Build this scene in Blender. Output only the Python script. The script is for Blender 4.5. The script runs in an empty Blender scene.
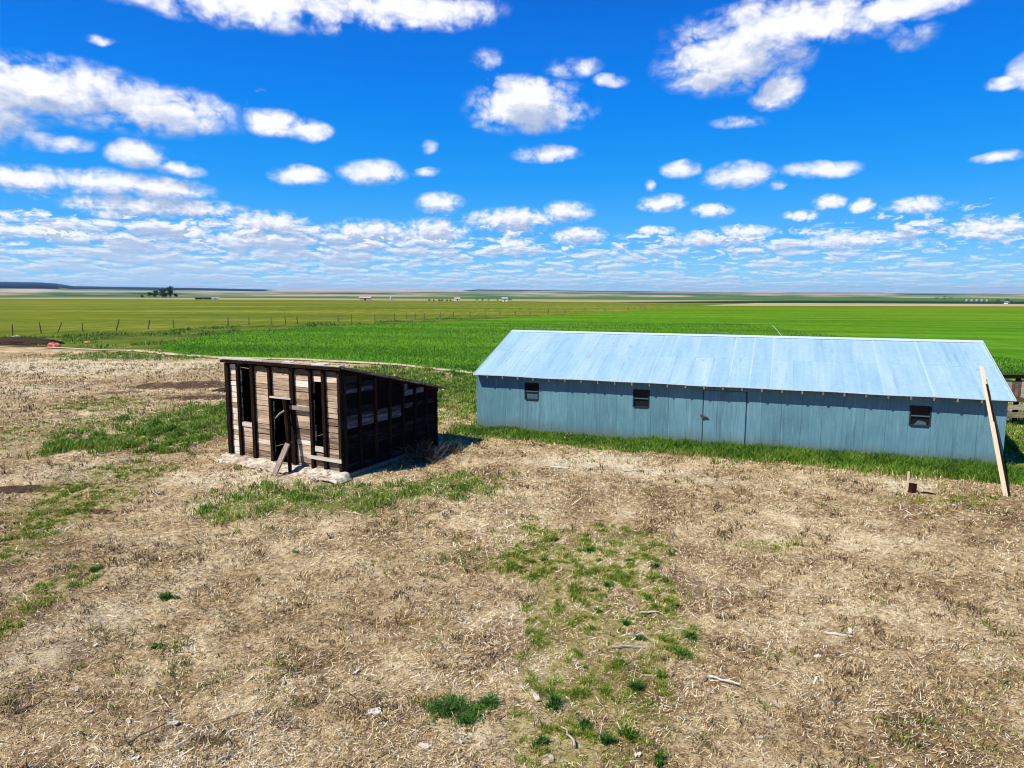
import bpy, bmesh, math, random
import numpy as np
from mathutils import Vector, Matrix
from mathutils.geometry import tessellate_polygon

random.seed(11)
rng = np.random.default_rng(11)
S = bpy.context.scene
COL = S.collection
R = math.radians

# ------------------------------------------------------------------ noise
def _hash(ix, iy, seed):
    h = (ix.astype(np.int64) * 374761393 + iy.astype(np.int64) * 668265263 + seed * 1442695041) & 0xffffffff
    h = ((h ^ (h >> 13)) * 1274126177) & 0xffffffff
    return ((h ^ (h >> 16)) & 0xffffff) / float(0xffffff)

def vnoise(x, y, seed=0):
    x = np.asarray(x, float); y = np.asarray(y, float)
    ix = np.floor(x); iy = np.floor(y); fx = x - ix; fy = y - iy
    fx = fx * fx * (3 - 2 * fx); fy = fy * fy * (3 - 2 * fy)
    a = _hash(ix, iy, seed); b = _hash(ix + 1, iy, seed); c = _hash(ix, iy + 1, seed); d = _hash(ix + 1, iy + 1, seed)
    return (a + (b - a) * fx) * (1 - fy) + (c + (d - c) * fx) * fy

def fbm(x, y, octs=4, seed=0):
    s = 0; a = .5; t = 0
    for o in range(octs):
        s = s + a * vnoise(np.asarray(x) * 2 ** o + 17.3 * o, np.asarray(y) * 2 ** o - 9.1 * o, seed + o); t += a; a *= .5
    return s / t

def sstep(a, b, x):
    t = np.clip((x - a) / (b - a), 0, 1); return t * t * (3 - 2 * t)

# ------------------------------------------------------------------ tags
def tag(o, label=None, cat=None, group=None, kind=None):
    if label: o['label'] = label
    if cat: o['category'] = cat
    if group: o['group'] = group
    if kind: o['kind'] = kind
    return o

def empty(name, loc, rz=0, label=None, cat=None, group=None):
    o = bpy.data.objects.new(name, None); COL.objects.link(o)
    o.location = loc; o.rotation_euler = (0, 0, rz); o.empty_display_size = .2
    return tag(o, label, cat, group)

def np_mesh(name, verts, quads=None, tris=None, mat=None, attrs=None, parent=None, smooth=False):
    verts = np.asarray(verts, np.float32)
    nq = 0 if quads is None else len(quads); nt = 0 if tris is None else len(tris)
    me = bpy.data.meshes.new(name)
    me.vertices.add(len(verts)); me.vertices.foreach_set('co', verts.ravel())
    idx = []; 
    if nq: idx.append(np.asarray(quads, np.int32).ravel())
    if nt: idx.append(np.asarray(tris, np.int32).ravel())
    idx = np.concatenate(idx)
    me.loops.add(len(idx)); me.loops.foreach_set('vertex_index', idx)
    me.polygons.add(nq + nt)
    starts = np.concatenate([np.arange(nq) * 4, nq * 4 + np.arange(nt) * 3]).astype(np.int32)
    me.polygons.foreach_set('loop_start', starts)
    if smooth: me.polygons.foreach_set('use_smooth', np.ones(nq + nt, bool))
    for k, v in (attrs or {}).items():
        a = me.attributes.new(k, 'FLOAT', 'POINT'); a.data.foreach_set('value', np.asarray(v, np.float32))
    me.update(calc_edges=True); me.validate()
    if mat: me.materials.append(mat)
    o = bpy.data.objects.new(name, me); COL.objects.link(o)
    if parent: o.parent = parent
    return o

class MB:
    """collects boards, beams and sheets into one mesh"""
    def __init__(s): s.v = []; s.f = []; s.t = []
    def add(s, vs, fs, tint=None):
        b = len(s.v); t = random.random() if tint is None else tint
        s.v += [tuple(p) for p in vs]; s.t += [t] * len(vs)
        s.f += [tuple(b + i for i in f) for f in fs]
    def box(s, x0, x1, y0, y1, z0, z1, tint=None, j=0):
        vs = [Vector((x, y, z)) for z in (z0, z1) for y in (y0, y1) for x in (x0, x1)]
        if j: vs = [p + Vector((random.uniform(-j, j), random.uniform(-j, j), random.uniform(-j, j))) for p in vs]
        s.add(vs, [(0, 2, 3, 1), (4, 5, 7, 6), (0, 1, 5, 4), (2, 6, 7, 3), (0, 4, 6, 2), (1, 3, 7, 5)], tint)
    def beam(s, p0, p1, w, h, side=None, tint=None, taper=1):
        p0 = Vector(p0); p1 = Vector(p1); d = (p1 - p0).normalized()
        side = Vector(side) if side else (d.cross(Vector((0, 0, 1))) if abs(d.z) < .95 else Vector((1, 0, 0)))
        a = (side - d * side.dot(d)).normalized(); b = d.cross(a)
        vs = []
        for p, k in ((p0, 1), (p1, taper)):
            for sx, sy in ((-1, -1), (1, -1), (1, 1), (-1, 1)):
                vs.append(p + a * sx * w / 2 * k + b * sy * h / 2 * k)
        s.add(vs, [(0, 3, 2, 1), (4, 5, 6, 7), (0, 1, 5, 4), (1, 2, 6, 5), (2, 3, 7, 6), (3, 0, 4, 7)], tint)
    def tube(s, pts, r0, r1, n=6, tint=None):
        pts = [Vector(p) for p in pts]; vs = []; fs = []; m = len(pts)
        for i, p in enumerate(pts):
            d = (pts[min(i + 1, m - 1)] - pts[max(i - 1, 0)]).normalized()
            a = d.cross(Vector((.3, .2, 1) if abs(d.z) < .9 else (1, 0, 0))).normalized(); b = d.cross(a)
            r = r0 + (r1 - r0) * i / (m - 1)
            for k in range(n):
                t = 2 * math.pi * k / n; vs.append(p + (a * math.cos(t) + b * math.sin(t)) * r)
        for i in range(m - 1):
            for k in range(n):
                fs.append((i * n + k, i * n + (k + 1) % n, (i + 1) * n + (k + 1) % n, (i + 1) * n + k))
        fs.append(tuple(range(n - 1, -1, -1))); fs.append(tuple((m - 1) * n + k for k in range(n)))
        s.add(vs, fs, tint)
    def build(s, name, mat, parent=None, bevel=0):
        me = bpy.data.meshes.new(name); me.from_pydata(s.v, [], s.f)
        a = me.attributes.new('tint', 'FLOAT', 'POINT'); a.data.foreach_set('value', np.asarray(s.t, np.float32))
        if bevel:
            bm = bmesh.new(); bm.from_mesh(me)
            bmesh.ops.bevel(bm, geom=bm.edges[:], offset=bevel, segments=1, affect='EDGES', clamp_overlap=True)
            bm.to_mesh(me); bm.free()
        me.materials.append(mat); me.update()
        o = bpy.data.objects.new(name, me); COL.objects.link(o)
        if parent: o.parent = parent
        return o

# ------------------------------------------------------------------ node helper
class NT:
    def __init__(s, tree): s.t = tree
    def n(s, typ, **kw):
        nd = s.t.nodes.new(typ)
        for k, v in kw.items():
            if k == 'inp':
                for i, x in v.items():
                    if isinstance(x, bpy.types.NodeSocket): s.t.links.new(x, nd.inputs[i])
                    elif x is not None: nd.inputs[i].default_value = x
            else: setattr(nd, k, v)
        return nd
    def math(s, op, a, b=0.0, c=None, clamp=False):
        nd = s.n('ShaderNodeMath', operation=op, use_clamp=clamp, inp={0: a, 1: b, **({2: c} if c is not None else {})}); return nd.outputs[0]
    def vm(s, op, a, b=None, c=None, out=0):
        inp = {0: a}
        if b is not None: inp[1] = b
        if c is not None: inp[2] = c
        return s.n('ShaderNodeVectorMath', operation=op, inp=inp).outputs[out]
    def noise(s, vec, scale, detail=4, rough=.55, out='Fac', dist=0):
        nd = s.n('ShaderNodeTexNoise', inp={'Vector': vec, 'Scale': scale, 'Detail': detail, 'Roughness': rough, 'Distortion': dist}); return nd.outputs[out]
    def noise2(s, vec, scale, detail=4, rough=.55, out='Fac'):
        return s.n('ShaderNodeTexNoise', noise_dimensions='2D', inp={'Vector': vec, 'Scale': scale, 'Detail': detail, 'Roughness': rough}).outputs[out]
    def ramp(s, fac, stops, interp='LINEAR'):
        nd = s.n('ShaderNodeValToRGB', inp={0: fac}); cr = nd.color_ramp; cr.interpolation = interp
        while len(cr.elements) < len(stops): cr.elements.new(.5)
        for e, (p, c) in zip(cr.elements, stops): e.position = p; e.color = (*c, 1) if len(c) == 3 else c
        return nd.outputs[0]
    def mix(s, f, a, b, blend='MIX'):
        nd = s.n('ShaderNodeMix', data_type='RGBA', blend_type=blend)
        for i, x in ((0, f), (6, a), (7, b)):
            if isinstance(x, bpy.types.NodeSocket): s.t.links.new(x, nd.inputs[i])
            elif isinstance(x, (int, float)): nd.inputs[i].default_value = x
            else: nd.inputs[i].default_value = (*x, 1) if len(x) == 3 else x
        return nd.outputs[2]
    def smooth(s, x, a, b):
        nd = s.n('ShaderNodeMapRange', interpolation_type='SMOOTHSTEP', inp={0: x, 1: a, 2: b, 3: 0.0, 4: 1.0}); return nd.outputs[0]
    def attr(s, name): return s.n('ShaderNodeAttribute', attribute_name=name).outputs['Fac']

def material(name, rough=.8, metallic=0, spec=.3):
    m = bpy.data.materials.new(name); m.use_nodes = True
    t = NT(m.node_tree); b = m.node_tree.nodes['Principled BSDF']
    b.inputs['Roughness'].default_value = rough; b.inputs['Metallic'].default_value = metallic
    b.inputs['Specular IOR Level'].default_value = spec if rough < .75 else 0
    return m, t, b

def scaled(t, vec, s): return t.vm('MULTIPLY', vec, s)

# ------------------------------------------------------------------ materials
def wood(name, stops, grain=(1, 1, 1), rough=.85, bump=.4, stain=.35, staincol=(.05, .03, .02), tintamt=.5):
    """grain: object axis scale, small along the fibre"""
    m, t, b = material(name, rough, 0, .15)
    oc = t.n('ShaderNodeTexCoord').outputs['Object']; tint = t.attr('tint')
    off = t.vm('ADD', scaled(t, oc, grain), t.n('ShaderNodeCombineXYZ', inp={0: t.math('MULTIPLY', tint, 31.0), 1: t.math('MULTIPLY', tint, 17.0), 2: t.math('MULTIPLY', tint, 53.0)}).outputs[0])
    g = t.noise(off, 1.0, 6, .65)
    f = t.math('ADD', t.math('MULTIPLY', g, 1 - tintamt * .5), t.math('MULTIPLY', t.math('SUBTRACT', tint, .5), tintamt))
    c = t.ramp(f, stops)
    s = t.smooth(t.noise(oc, 1.7, 4, .6), .5, .75)
    c = t.mix(t.math('MULTIPLY', s, stain), c, staincol)
    t.t.links.new(c, b.inputs['Base Color'])
    bp = t.n('ShaderNodeBump', inp={'Strength': bump, 'Distance': .02, 'Height': g}); t.t.links.new(bp.outputs[0], b.inputs['Normal'])
    return m

M = {}
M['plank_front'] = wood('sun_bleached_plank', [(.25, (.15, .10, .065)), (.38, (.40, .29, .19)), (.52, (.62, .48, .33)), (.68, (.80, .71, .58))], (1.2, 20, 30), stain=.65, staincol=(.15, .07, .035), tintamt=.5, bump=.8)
M['plank_side'] = wood('shaded_weathered_plank', [(.34, (.008, .007, .007)), (.52, (.036, .033, .036)), (.74, (.17, .17, .19))], (20, 1.5, 26), stain=.6, staincol=(.012, .01, .009), tintamt=.6)  # weathered boards, with the unlit side's shade put into the near-black colour
M['stud'] = wood('old_stud', [(.35, (.018, .011, .008)), (.6, (.055, .036, .026)), (.85, (.24, .19, .15))], (26, 26, 1.6), stain=.5)
M['pale_wood'] = wood('bleached_board', [(.2, (.35, .29, .21)), (.5, (.55, .48, .38)), (.8, (.72, .66, .56))], (1.6, 22, 22), stain=.2, staincol=(.2, .15, .1))
M['grey_wood'] = wood('grey_board', [(.2, (.16, .12, .085)), (.5, (.32, .26, .20)), (.8, (.50, .44, .36))], (18, 18, 1.8), stain=.3)
M['timber'] = wood('fresh_timber', [(.2, (.60, .46, .27)), (.5, (.74, .60, .38)), (.8, (.82, .70, .48))], (20, 20, 1.2), stain=.12, staincol=(.45, .3, .15))
M['rust'] = wood('red_brown_block', [(.3, (.03, .010, .008)), (.5, (.075, .022, .016)), (.75, (.20, .09, .055))], (12, 12, 6), stain=.3)
M['fence_wood'] = wood('corral_board', [(.2, (.14, .09, .06)), (.45, (.42, .32, .22)), (.7, (.66, .54, .42))], (1.4, 20, 20), stain=.4)
M['post'] = wood('fence_post', [(.2, (.05, .04, .03)), (.8, (.17, .14, .11))], (14, 14, 2), stain=.2)
M['twig'] = wood('dry_twig', [(.2, (.07, .04, .025)), (.8, (.25, .17, .10))], (8, 8, 8), stain=.2)
M['chip'] = wood('bleached_wood', [(.2, (.42, .35, .26)), (.5, (.62, .54, .42)), (.8, (.80, .73, .60))], (9, 9, 9), stain=.2, staincol=(.25, .18, .12))
M['brown_stick'] = wood('brown_stick', [(.2, (.16, .11, .07)), (.8, (.40, .30, .2))], (9, 9, 9), stain=.2)

def plain(name, col, rough=.8, metallic=0, var=.15, scale=3, spec=.3):
    m, t, b = material(name, rough, metallic, spec)
    oc = t.n('ShaderNodeTexCoord').outputs['Object']
    g = t.noise(oc, scale, 4, .6)
    c = t.mix(g, tuple(x * (1 - var) for x in col), tuple(min(1, x * (1 + var)) for x in col))
    t.t.links.new(c, b.inputs['Base Color']); return m

M['concrete'] = wood('old_concrete', [(.34, (.14, .10, .06)), (.44, (.33, .26, .18)), (.54, (.52, .45, .34)), (.68, (.66, .60, .48))], (6, 9, 9), .95, 1.0, .75, (.22, .15, .085), 0)
M['blackout'] = plain('blackout', (.012, .010, .009), .95, 0, .4, 3)  # near black: shade of the shed interior put into the colour
M['dark_inside'] = plain('dark_glass', (.010, .011, .013), .25, 0, .3, 3, .15)
M['dusty_pane'] = plain('dusty_pane', (.045, .10, .12), .5, 0, .35, 6, .5)
M['window_frame'] = plain('window_frame_paint', (.022, .034, .042), .8, 0, .3, 9)
M['rail'] = plain('sash_rail_paint', (.07, .11, .13), .6, 0, .2, 9)
M['door_trim'] = plain('door_trim_paint', (.05, .10, .12), .8, 0, .3, 6)
M['iron'] = plain('dull_iron', (.10, .08, .07), .6, .4, .4, 12)
M['wire'] = plain('fence_wire', (.14, .13, .12), .6, .5, .2, 5)
M['orange'] = plain('faded_orange_plastic', (.72, .17, .10), .55, 0, .3, 2.5)
M['tarp'] = plain('grey_blue_sheet', (.18, .26, .36), .5, 0, .4, 4)
M['white_wall'] = plain('white_building', (.75, .75, .72), .7, 0, .08, .2)
M['tan_wall'] = plain('tan_building', (.50, .36, .27), .8, 0, .1, .2)
M['dark_wall'] = plain('dark_building', (.05, .035, .03), .8, 0, .2, .2)
M['grey_roof'] = plain('grey_roofing', (.30, .30, .31), .6, 0, .15, .3)
M['bin_steel'] = plain('grain_bin_steel', (.55, .58, .62), .4, .4, .1, .5)
M['cow'] = plain('dark_hide', (.03, .02, .016), .8, 0, .3, 2)

def barn_wall_mat():
    m, t, b = material('blue_plywood', .55, 0, .35)
    oc = t.n('ShaderNodeTexCoord').outputs['Object']; tint = t.attr('tint')
    g = t.noise(scaled(t, oc, (16, 16, 1.6)), 1, 5, .6)
    w = t.noise(oc, 1.1, 4, .6)
    f = t.math('ADD', t.math('MULTIPLY', g, .45), t.math('ADD', t.math('MULTIPLY', w, .35), t.math('MULTIPLY', tint, .25)))
    c = t.ramp(f, [(.25, (.065, .145, .170)), (.5, (.098, .218, .252)), (.75, (.16, .31, .345))])
    # streaks of worn paint running down the sheets and dirt near the ground
    st = t.smooth(t.noise(scaled(t, oc, (9, 9, .5)), 1, 3, .5), .56, .74)
    c = t.mix(t.math('MULTIPLY', st, .35), c, (.25, .42, .47))
    z = t.n('ShaderNodeSeparateXYZ', inp={0: oc}).outputs
    gs = t.smooth(t.noise(scaled(t, oc, (5, 5, .35)), 1, 4, .6), .55, .72)
    c = t.mix(t.math('MULTIPLY', gs, .5), c, (.05, .105, .13))
    bare = t.smooth(t.noise(scaled(t, oc, (7, 7, 2.2)), 1, 5, .65), .64, .70)
    c = t.mix(t.math('MULTIPLY', bare, .55), c, (.26, .27, .25))
    # plugged knots of the plywood
    kv = t.n('ShaderNodeTexVoronoi', inp={'Vector': scaled(t, oc, (9, 0, 13)), 'Scale': 1.0}).outputs['Distance']
    big = t.smooth(t.noise(scaled(t, oc, (.9, 0, 1.3)), 1.3, 1, .4), .60, .66)
    k = t.math('MULTIPLY', t.math('SUBTRACT', 1.0, t.smooth(kv, .10, .22)), big)
    c = t.mix(t.math('MULTIPLY', k, .7), c, (.03, .06, .08))
    dz = t.math('SUBTRACT', 1.0, t.smooth(t.math('ADD', z[2], t.math('MULTIPLY', w, -.6)), -.25, .25))
    c = t.mix(t.math('MULTIPLY', dz, .65), c, (.11, .12, .085))
    t.t.links.new(c, b.inputs['Base Color'])
    bp = t.n('ShaderNodeBump', inp={'Strength': .25, 'Distance': .01, 'Height': g}); t.t.links.new(bp.outputs[0], b.inputs['Normal'])
    return m
M['barn_wall'] = barn_wall_mat()

def roof_mat():
    m, t, b = material('galvanised_roof', .42, .35, .5)
    oc = t.n('ShaderNodeTexCoord').outputs['Object']; tint = t.attr('tint')
    g = t.noise(oc, 7, 4, .6); w = t.noise(scaled(t, oc, (2.2, .35, .35)), 1, 4, .55)
    f = t.math('ADD', t.math('MULTIPLY', g, .25), t.math('ADD', t.math('MULTIPLY', w, .45), t.math('MULTIPLY', tint, .35)))
    c = t.ramp(f, [(.30, (.28, .47, .53)), (.5, (.40, .60, .64)), (.70, (.57, .73, .75))])
    stn = t.smooth(t.noise(scaled(t, oc, (6, .45, .45)), 1, 5, .62), .54, .74)
    c = t.mix(t.math('MULTIPLY', stn, .38), c, (.20, .33, .40))
    ru = t.smooth(t.noise(scaled(t, oc, (2.2, 1.2, 1.2)), 1, 6, .7), .69, .76)
    c = t.mix(t.math('MULTIPLY', ru, .5), c, (.30, .22, .16))
    sp = t.smooth(t.noise(scaled(t, oc, (5, 2, 2)), 1, 3, .5), .66, .74)
    c = t.mix(t.math('MULTIPLY', sp, .35), c, (.16, .30, .42))
    t.t.links.new(c, b.inputs['Base Color'])
    wv = t.n('ShaderNodeTexWave', bands_direction='X', inp={'Vector': oc, 'Scale': 1.43, 'Distortion': 0}).outputs['Fac']
    bp = t.n('ShaderNodeBump', inp={'Strength': .3, 'Distance': .012, 'Height': wv}); t.t.links.new(bp.outputs[0], b.inputs['Normal'])
    return m
M['roof'] = roof_mat()
M['roof_edge'] = plain('pale_roof_edge', (.55, .66, .72), .45, .2, .1, 4)

def blade_mat(name, stops, trans=.25):
    m, t, b = material(name, .55, 0, .25)
    c = t.ramp(t.attr('tint'), stops)
    t.t.links.new(c, b.inputs['Base Color'])
    tr = t.n('ShaderNodeBsdfTranslucent', inp={0: c}); mx = t.n('ShaderNodeMixShader', inp={0: trans, 1: b.outputs[0], 2: tr.outputs[0]})
    t.t.links.new(mx.outputs[0], t.t.nodes['Material Output'].inputs[0]); return m
M['tall_grass'] = blade_mat('green_grass', [(0, (.032, .085, .007)), (.4, (.095, .205, .012)), (.75, (.20, .32, .025)), (.9, (.38, .38, .08)), (1, (.58, .50, .22))])
M['thin_grass'] = blade_mat('yellow_green_grass', [(0, (.06, .125, .010)), (.4, (.20, .27, .018)), (.75, (.42, .43, .055)), (1, (.66, .60, .22))])
M['weed'] = blade_mat('dark_weed', [(0, (.015, .065, .007)), (.55, (.05, .155, .012)), (.85, (.13, .26, .025)), (1, (.30, .33, .08))])
M['crop'] = blade_mat('young_crop', [(0, (.042, .13, .007)), (.6, (.088, .215, .012)), (1, (.17, .29, .02))])
M['straw'] = blade_mat('dry_straw', [(0, (.040, .022, .010)), (.22, (.19, .118, .050)), (.5, (.53, .375, .175)), (.77, (.84, .67, .37)), (1, (.92, .84, .62))], .1)
M['leaf'] = blade_mat('poplar_leaf', [(0, (.010, .028, .012)), (.6, (.03, .07, .025)), (1, (.07, .12, .04))])
M['bark'] = plain('grey_bark', (.10, .08, .06), .9, 0, .3, 4)

# ------------------------------------------------------------------ ground
# patches of the yard in metres: centre x, centre y, half width, half depth, strength
TALL = [(-13.48, 27.33, 2.55, 4.67, 1), (-11.49, 25.86, 1.12, 4.2, 1), (-14.21, 23.92, 1.58, 2.01, .9), (-15.14, 22.54, .83, 1.2, .6), (-5.13, 17.05, 2.74, 1.55, .8), (-1.66, 18.04, 1.67, 1.45, .9), (-6.58, 16.17, 1.09, 1.41, .7), (-2.2, 37.49, 2.6, 11.5, 1), (16.99, 23.41, .9, 4.66, .9), (-30.68, 56.66, 7.35, 4.54, .6), (-12.0, 28.8, 1.0, 5.81, .9), (22, 25, 4.5, 4.0, .8), (-6.2, 40.5, 3.2, 6.5, .9), (-9.5, 45, 3, 3, .6)]
THIN = [(.95, 13.07, 1.17, 1.81, .9), (1.01, 10.56, .88, 1.55, 1), (1.26, 8.79, .81, 1.23, 1), (.57, 7.43, .64, .64, .8), (2.66, 13.74, .83, 1.15, .6), (2.47, 11.6, .45, 1.0, .6), (2.49, 10.11, .43, .96, .7), (-10.45, 14.35, .84, 2.73, .9), (-8.05, 10.57, .48, 1.72, .8), (-11.34, 16.8, 1.0, 1.52, .8), (-11.38, 19.48, 1.16, 1.35, .7), (5.36, 13.68, .58, .3, .6), (1.13, 7.24, .46, .52, .6), (-19.11, 31.46, 2.3, 1.72, .5), (10.86, 16.95, 1.6, .4, .4), (-.62, 12.85, .59, .61, .4), (-17.5, 25.5, 2.5, 3.0, .4)]
DIRT = [(-18.22, 38.58, 3.6, 2.3, 1), (-15.62, 33.99, 2.6, 1.5, .9), (-20.58, 35.62, 1.82, 1.1, .6), (-46.89, 68.37, 4.4, 5.27, 1), (-41.63, 64.58, 4.63, 3.0, .7), (3.14, 11.54, .39, .91, .5), (-1.52, 11.97, 1.93, 2.56, .3), (-3.6, 21.71, 1.4, 1.3, .6), (-13.0, 17.7, 1.1, .35, 1.3), (-10.6, 15.8, 1.3, .3, 1.1)]
PALE = [(-31.25, 47.63, 9.5, 5.13, 1), (-12.68, 19.74, 1.75, 1.61, .6), (2.42, 20.76, 2.17, 1.02, .9), (10.56, 18.14, 1.64, .79, .9), (-25.77, 36.35, 3.18, 1.9, .6), (3.79, 19.78, 1.78, .7, .6), (-6.76, 9.81, .9, 1.21, .4), (-6.39, 18.83, 2.53, .95, .8), (6, 18.5, 2.5, .5, .4)]
TH = .3714; BX, BY = -1.445, 25.90
bd = np.array([math.cos(TH), -math.sin(TH)]); bn = np.array([math.sin(TH), math.cos(TH)])
SH_TH = R(-29); SA = np.array([-8.875, 21.122])

def blob(L, x, y, edge=.55, soft=.5, seed=3, rag=1.1):
    """value 0..1 of a list of ragged patches"""
    w = rag * (fbm(x * .9, y * .9, 4, seed) - .5) + .8 * rag * (fbm(x * 2.7, y * 2.7, 3, seed + 40) - .5)
    out = np.zeros_like(x)
    for cx, cy, rx, ry, k in L:
        d = np.sqrt(((x - cx) / rx) ** 2 + ((y - cy) / ry) ** 2)
        out = np.maximum(out, k * (1 - sstep(edge, edge + soft, d + w)))
    return out

def strip_mask(x, y):
    s = (x - BX) * bd[0] + (y - BY) * bd[1]; t = (x - BX) * bn[0] + (y - BY) * bn[1]
    edge = -1.5 + .7 * (fbm(s * .8, s * 0 + 3, 3, 9) - .5) - .25 * sstep(12, 17, s)
    return sstep(0, .5, t - edge) * (t < 9) * sstep(-.7, -.2, s) * (s < 22)

def gz(x, y):
    x = np.asarray(x, float); y = np.asarray(y, float)
    near = 1 - sstep(45, 80, np.hypot(x, y))
    z = .09 * (fbm(x * .22, y * .22, 3, 21) - .5) + .07 * (fbm(x * 1.3, y * 1.3, 3, 22) - .5) + .075 * (fbm(x * 4.2, y * 4.2, 2, 23) - .5)
    # low bank of spoil beside the shed
    z = z * near
    return z - .02 * near

def axis(lo, hi, step, far, g=1.09):
    a = list(np.arange(lo, hi + 1e-6, step)); d = step; p = hi
    up = []
    while p < far: d *= g; p += d; up.append(p)
    d = step; p = lo; dn = []
    while p > -far: d *= g; p -= d; dn.append(p)
    return np.array(dn[::-1] + a + up)
xs = axis(-24, 22, .085, 30000, 1.10); ys = axis(5.5, 30, .075, 30000, 1.08)
X, Y = np.meshgrid(xs, ys); x = X.ravel(); y = Y.ravel()
Z = gz(x, y)
nx, ny = len(xs), len(ys)
ii = np.arange(nx * ny).reshape(ny, nx)
quads = np.stack([ii[:-1, :-1], ii[:-1, 1:], ii[1:, 1:], ii[1:, :-1]], -1).reshape(-1, 4)
green = np.maximum(blob(TALL, x, y, .4, .75), strip_mask(x, y)); thin = np.clip(1.3 * blob(THIN, x, y, .5, .9, 5), 0, 1)
behind = sstep(0, 1, (x - BX) * bn[0] + (y - BY) * bn[1] - 1) * sstep(-3, -1, x) * (y < 400)
green = np.maximum(green, behind)
past = sstep(65, 71, y + 3 * (fbm(x * .15, y * .15, 3, 31) - .5) + .0 * x)
dirt = blob(DIRT, x, y, .5, .6, 6); pale = blob(PALE, x, y, .4, .9, 7)

def ground_mat():
    m, t, b = material('straw_ground', .95, 0, .1)
    pos = t.n('ShaderNodeNewGeometry').outputs['Position']
    n1 = t.noise(pos, .9, 5, .6); n2 = t.noise(pos, 9, 5, .68); n3 = t.noise(scaled(t, pos, (1, 1, 0)), 38, 4, .7)
    n0 = t.noise(pos, .22, 4, .6)
    f = t.math('ADD', t.math('MULTIPLY', n1, .30), t.math('ADD', t.math('MULTIPLY', n2, .34), t.math('MULTIPLY', n3, .30)))
    f = t.math('ADD', f, t.math('MULTIPLY_ADD', n0, .26, -.10))
    straw = t.ramp(f, [(.37, (.060, .032, .016)), (.45, (.27, .175, .080)), (.515, (.53, .385, .190)), (.60, (.84, .69, .40))])
    palec = t.ramp(f, [(.34, (.28, .20, .105)), (.48, (.64, .52, .31)), (.60, (.84, .74, .51))])
    c = t.mix(t.math('MULTIPLY', t.attr('pale'), .95), straw, palec)
    br = t.math('SUBTRACT', f, .5)
    d = t.smooth(t.math('ADD', t.attr('dirt'), t.math('MULTIPLY', br, 1.4)), .25, .75)
    c = t.mix(d, c, t.ramp(f, [(.35, (.045, .027, .016)), (.6, (.14, .085, .052))]))
    th = t.smooth(t.math('ADD', t.attr('thin'), t.math('MULTIPLY', br, 2.2)), .15, .75)
    c = t.mix(t.math('MULTIPLY', th, .38), c, t.ramp(f, [(.35, (.08, .10, .014)), (.5, (.20, .21, .035)), (.65, (.46, .41, .15))]))
    g = t.smooth(t.math('ADD', t.attr('green'), t.math('MULTIPLY', br, 2.6)), .35, .95)
    c = t.mix(t.math('MULTIPLY', g, .92), c, t.ramp(f, [(.35, (.045, .08, .006)), (.5, (.11, .19, .014)), (.65, (.28, .30, .06))]))
    # far pasture: olive grass in broad bands
    pb = t.noise(scaled(t, pos, (.006, .035, 0)), 1, 7, .68); pf = t.noise(scaled(t, pos, (.55, .06, 0)), 1, 6, .72)
    pm = t.math('ADD', t.math('MULTIPLY', pb, .55), t.math('MULTIPLY', pf, .45))
    pc = t.ramp(pm, [(.36, (.065, .105, .012)), (.46, (.108, .145, .016)), (.54, (.165, .185, .022)), (.66, (.31, .28, .07))])
    c = t.mix(t.attr('pasture'), c, pc)
    t.t.links.new(c, b.inputs['Base Color'])
    h = t.math('ADD', t.math('MULTIPLY', n2, .6), t.math('MULTIPLY', n3, .6))
    bp = t.n('ShaderNodeBump', inp={'Strength': 1.0, 'Distance': .07, 'Height': h}); t.t.links.new(bp.outputs[0], b.inputs['Normal'])
    return m
M['ground'] = ground_mat()
ground = np_mesh('ground', np.stack([x, y, Z], -1), quads, None, M['ground'], dict(green=green, thin=thin, dirt=dirt, pale=pale, pasture=past), smooth=True)
tag(ground, kind='structure')

def sheet(name, pts, z, mat, skirt=0):
    tr = tessellate_polygon([[Vector((px, py, 0)) for px, py in pts]])
    n = len(pts); vs = [(px, py, z) for px, py in pts] + [(px, py, z - skirt) for px, py in pts]
    fs = []
    for a, b_, c in tr:
        A, B, C_ = (Vector((*pts[i], 0)) for i in (a, b_, c))
        fs.append((a, b_, c) if (B - A).cross(C_ - A).z > 0 else (a, c, b_))
    if skirt:
        for i in range(n): fs.append((i, (i + 1) % n, n + (i + 1) % n, n + i))
    me = bpy.data.meshes.new(name); me.from_pydata(vs, [], fs); me.materials.append(mat); me.update()
    bm = bmesh.new(); bm.from_mesh(me); bmesh.ops.recalc_face_normals(bm, faces=bm.faces[:])
    if not skirt:
        for f_ in bm.faces:
            if f_.normal.z < 0: f_.normal_flip()
    bm.to_mesh(me); bm.free()
    o = bpy.data.objects.new(name, me); COL.objects.link(o); return tag(o, kind='structure')

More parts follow.
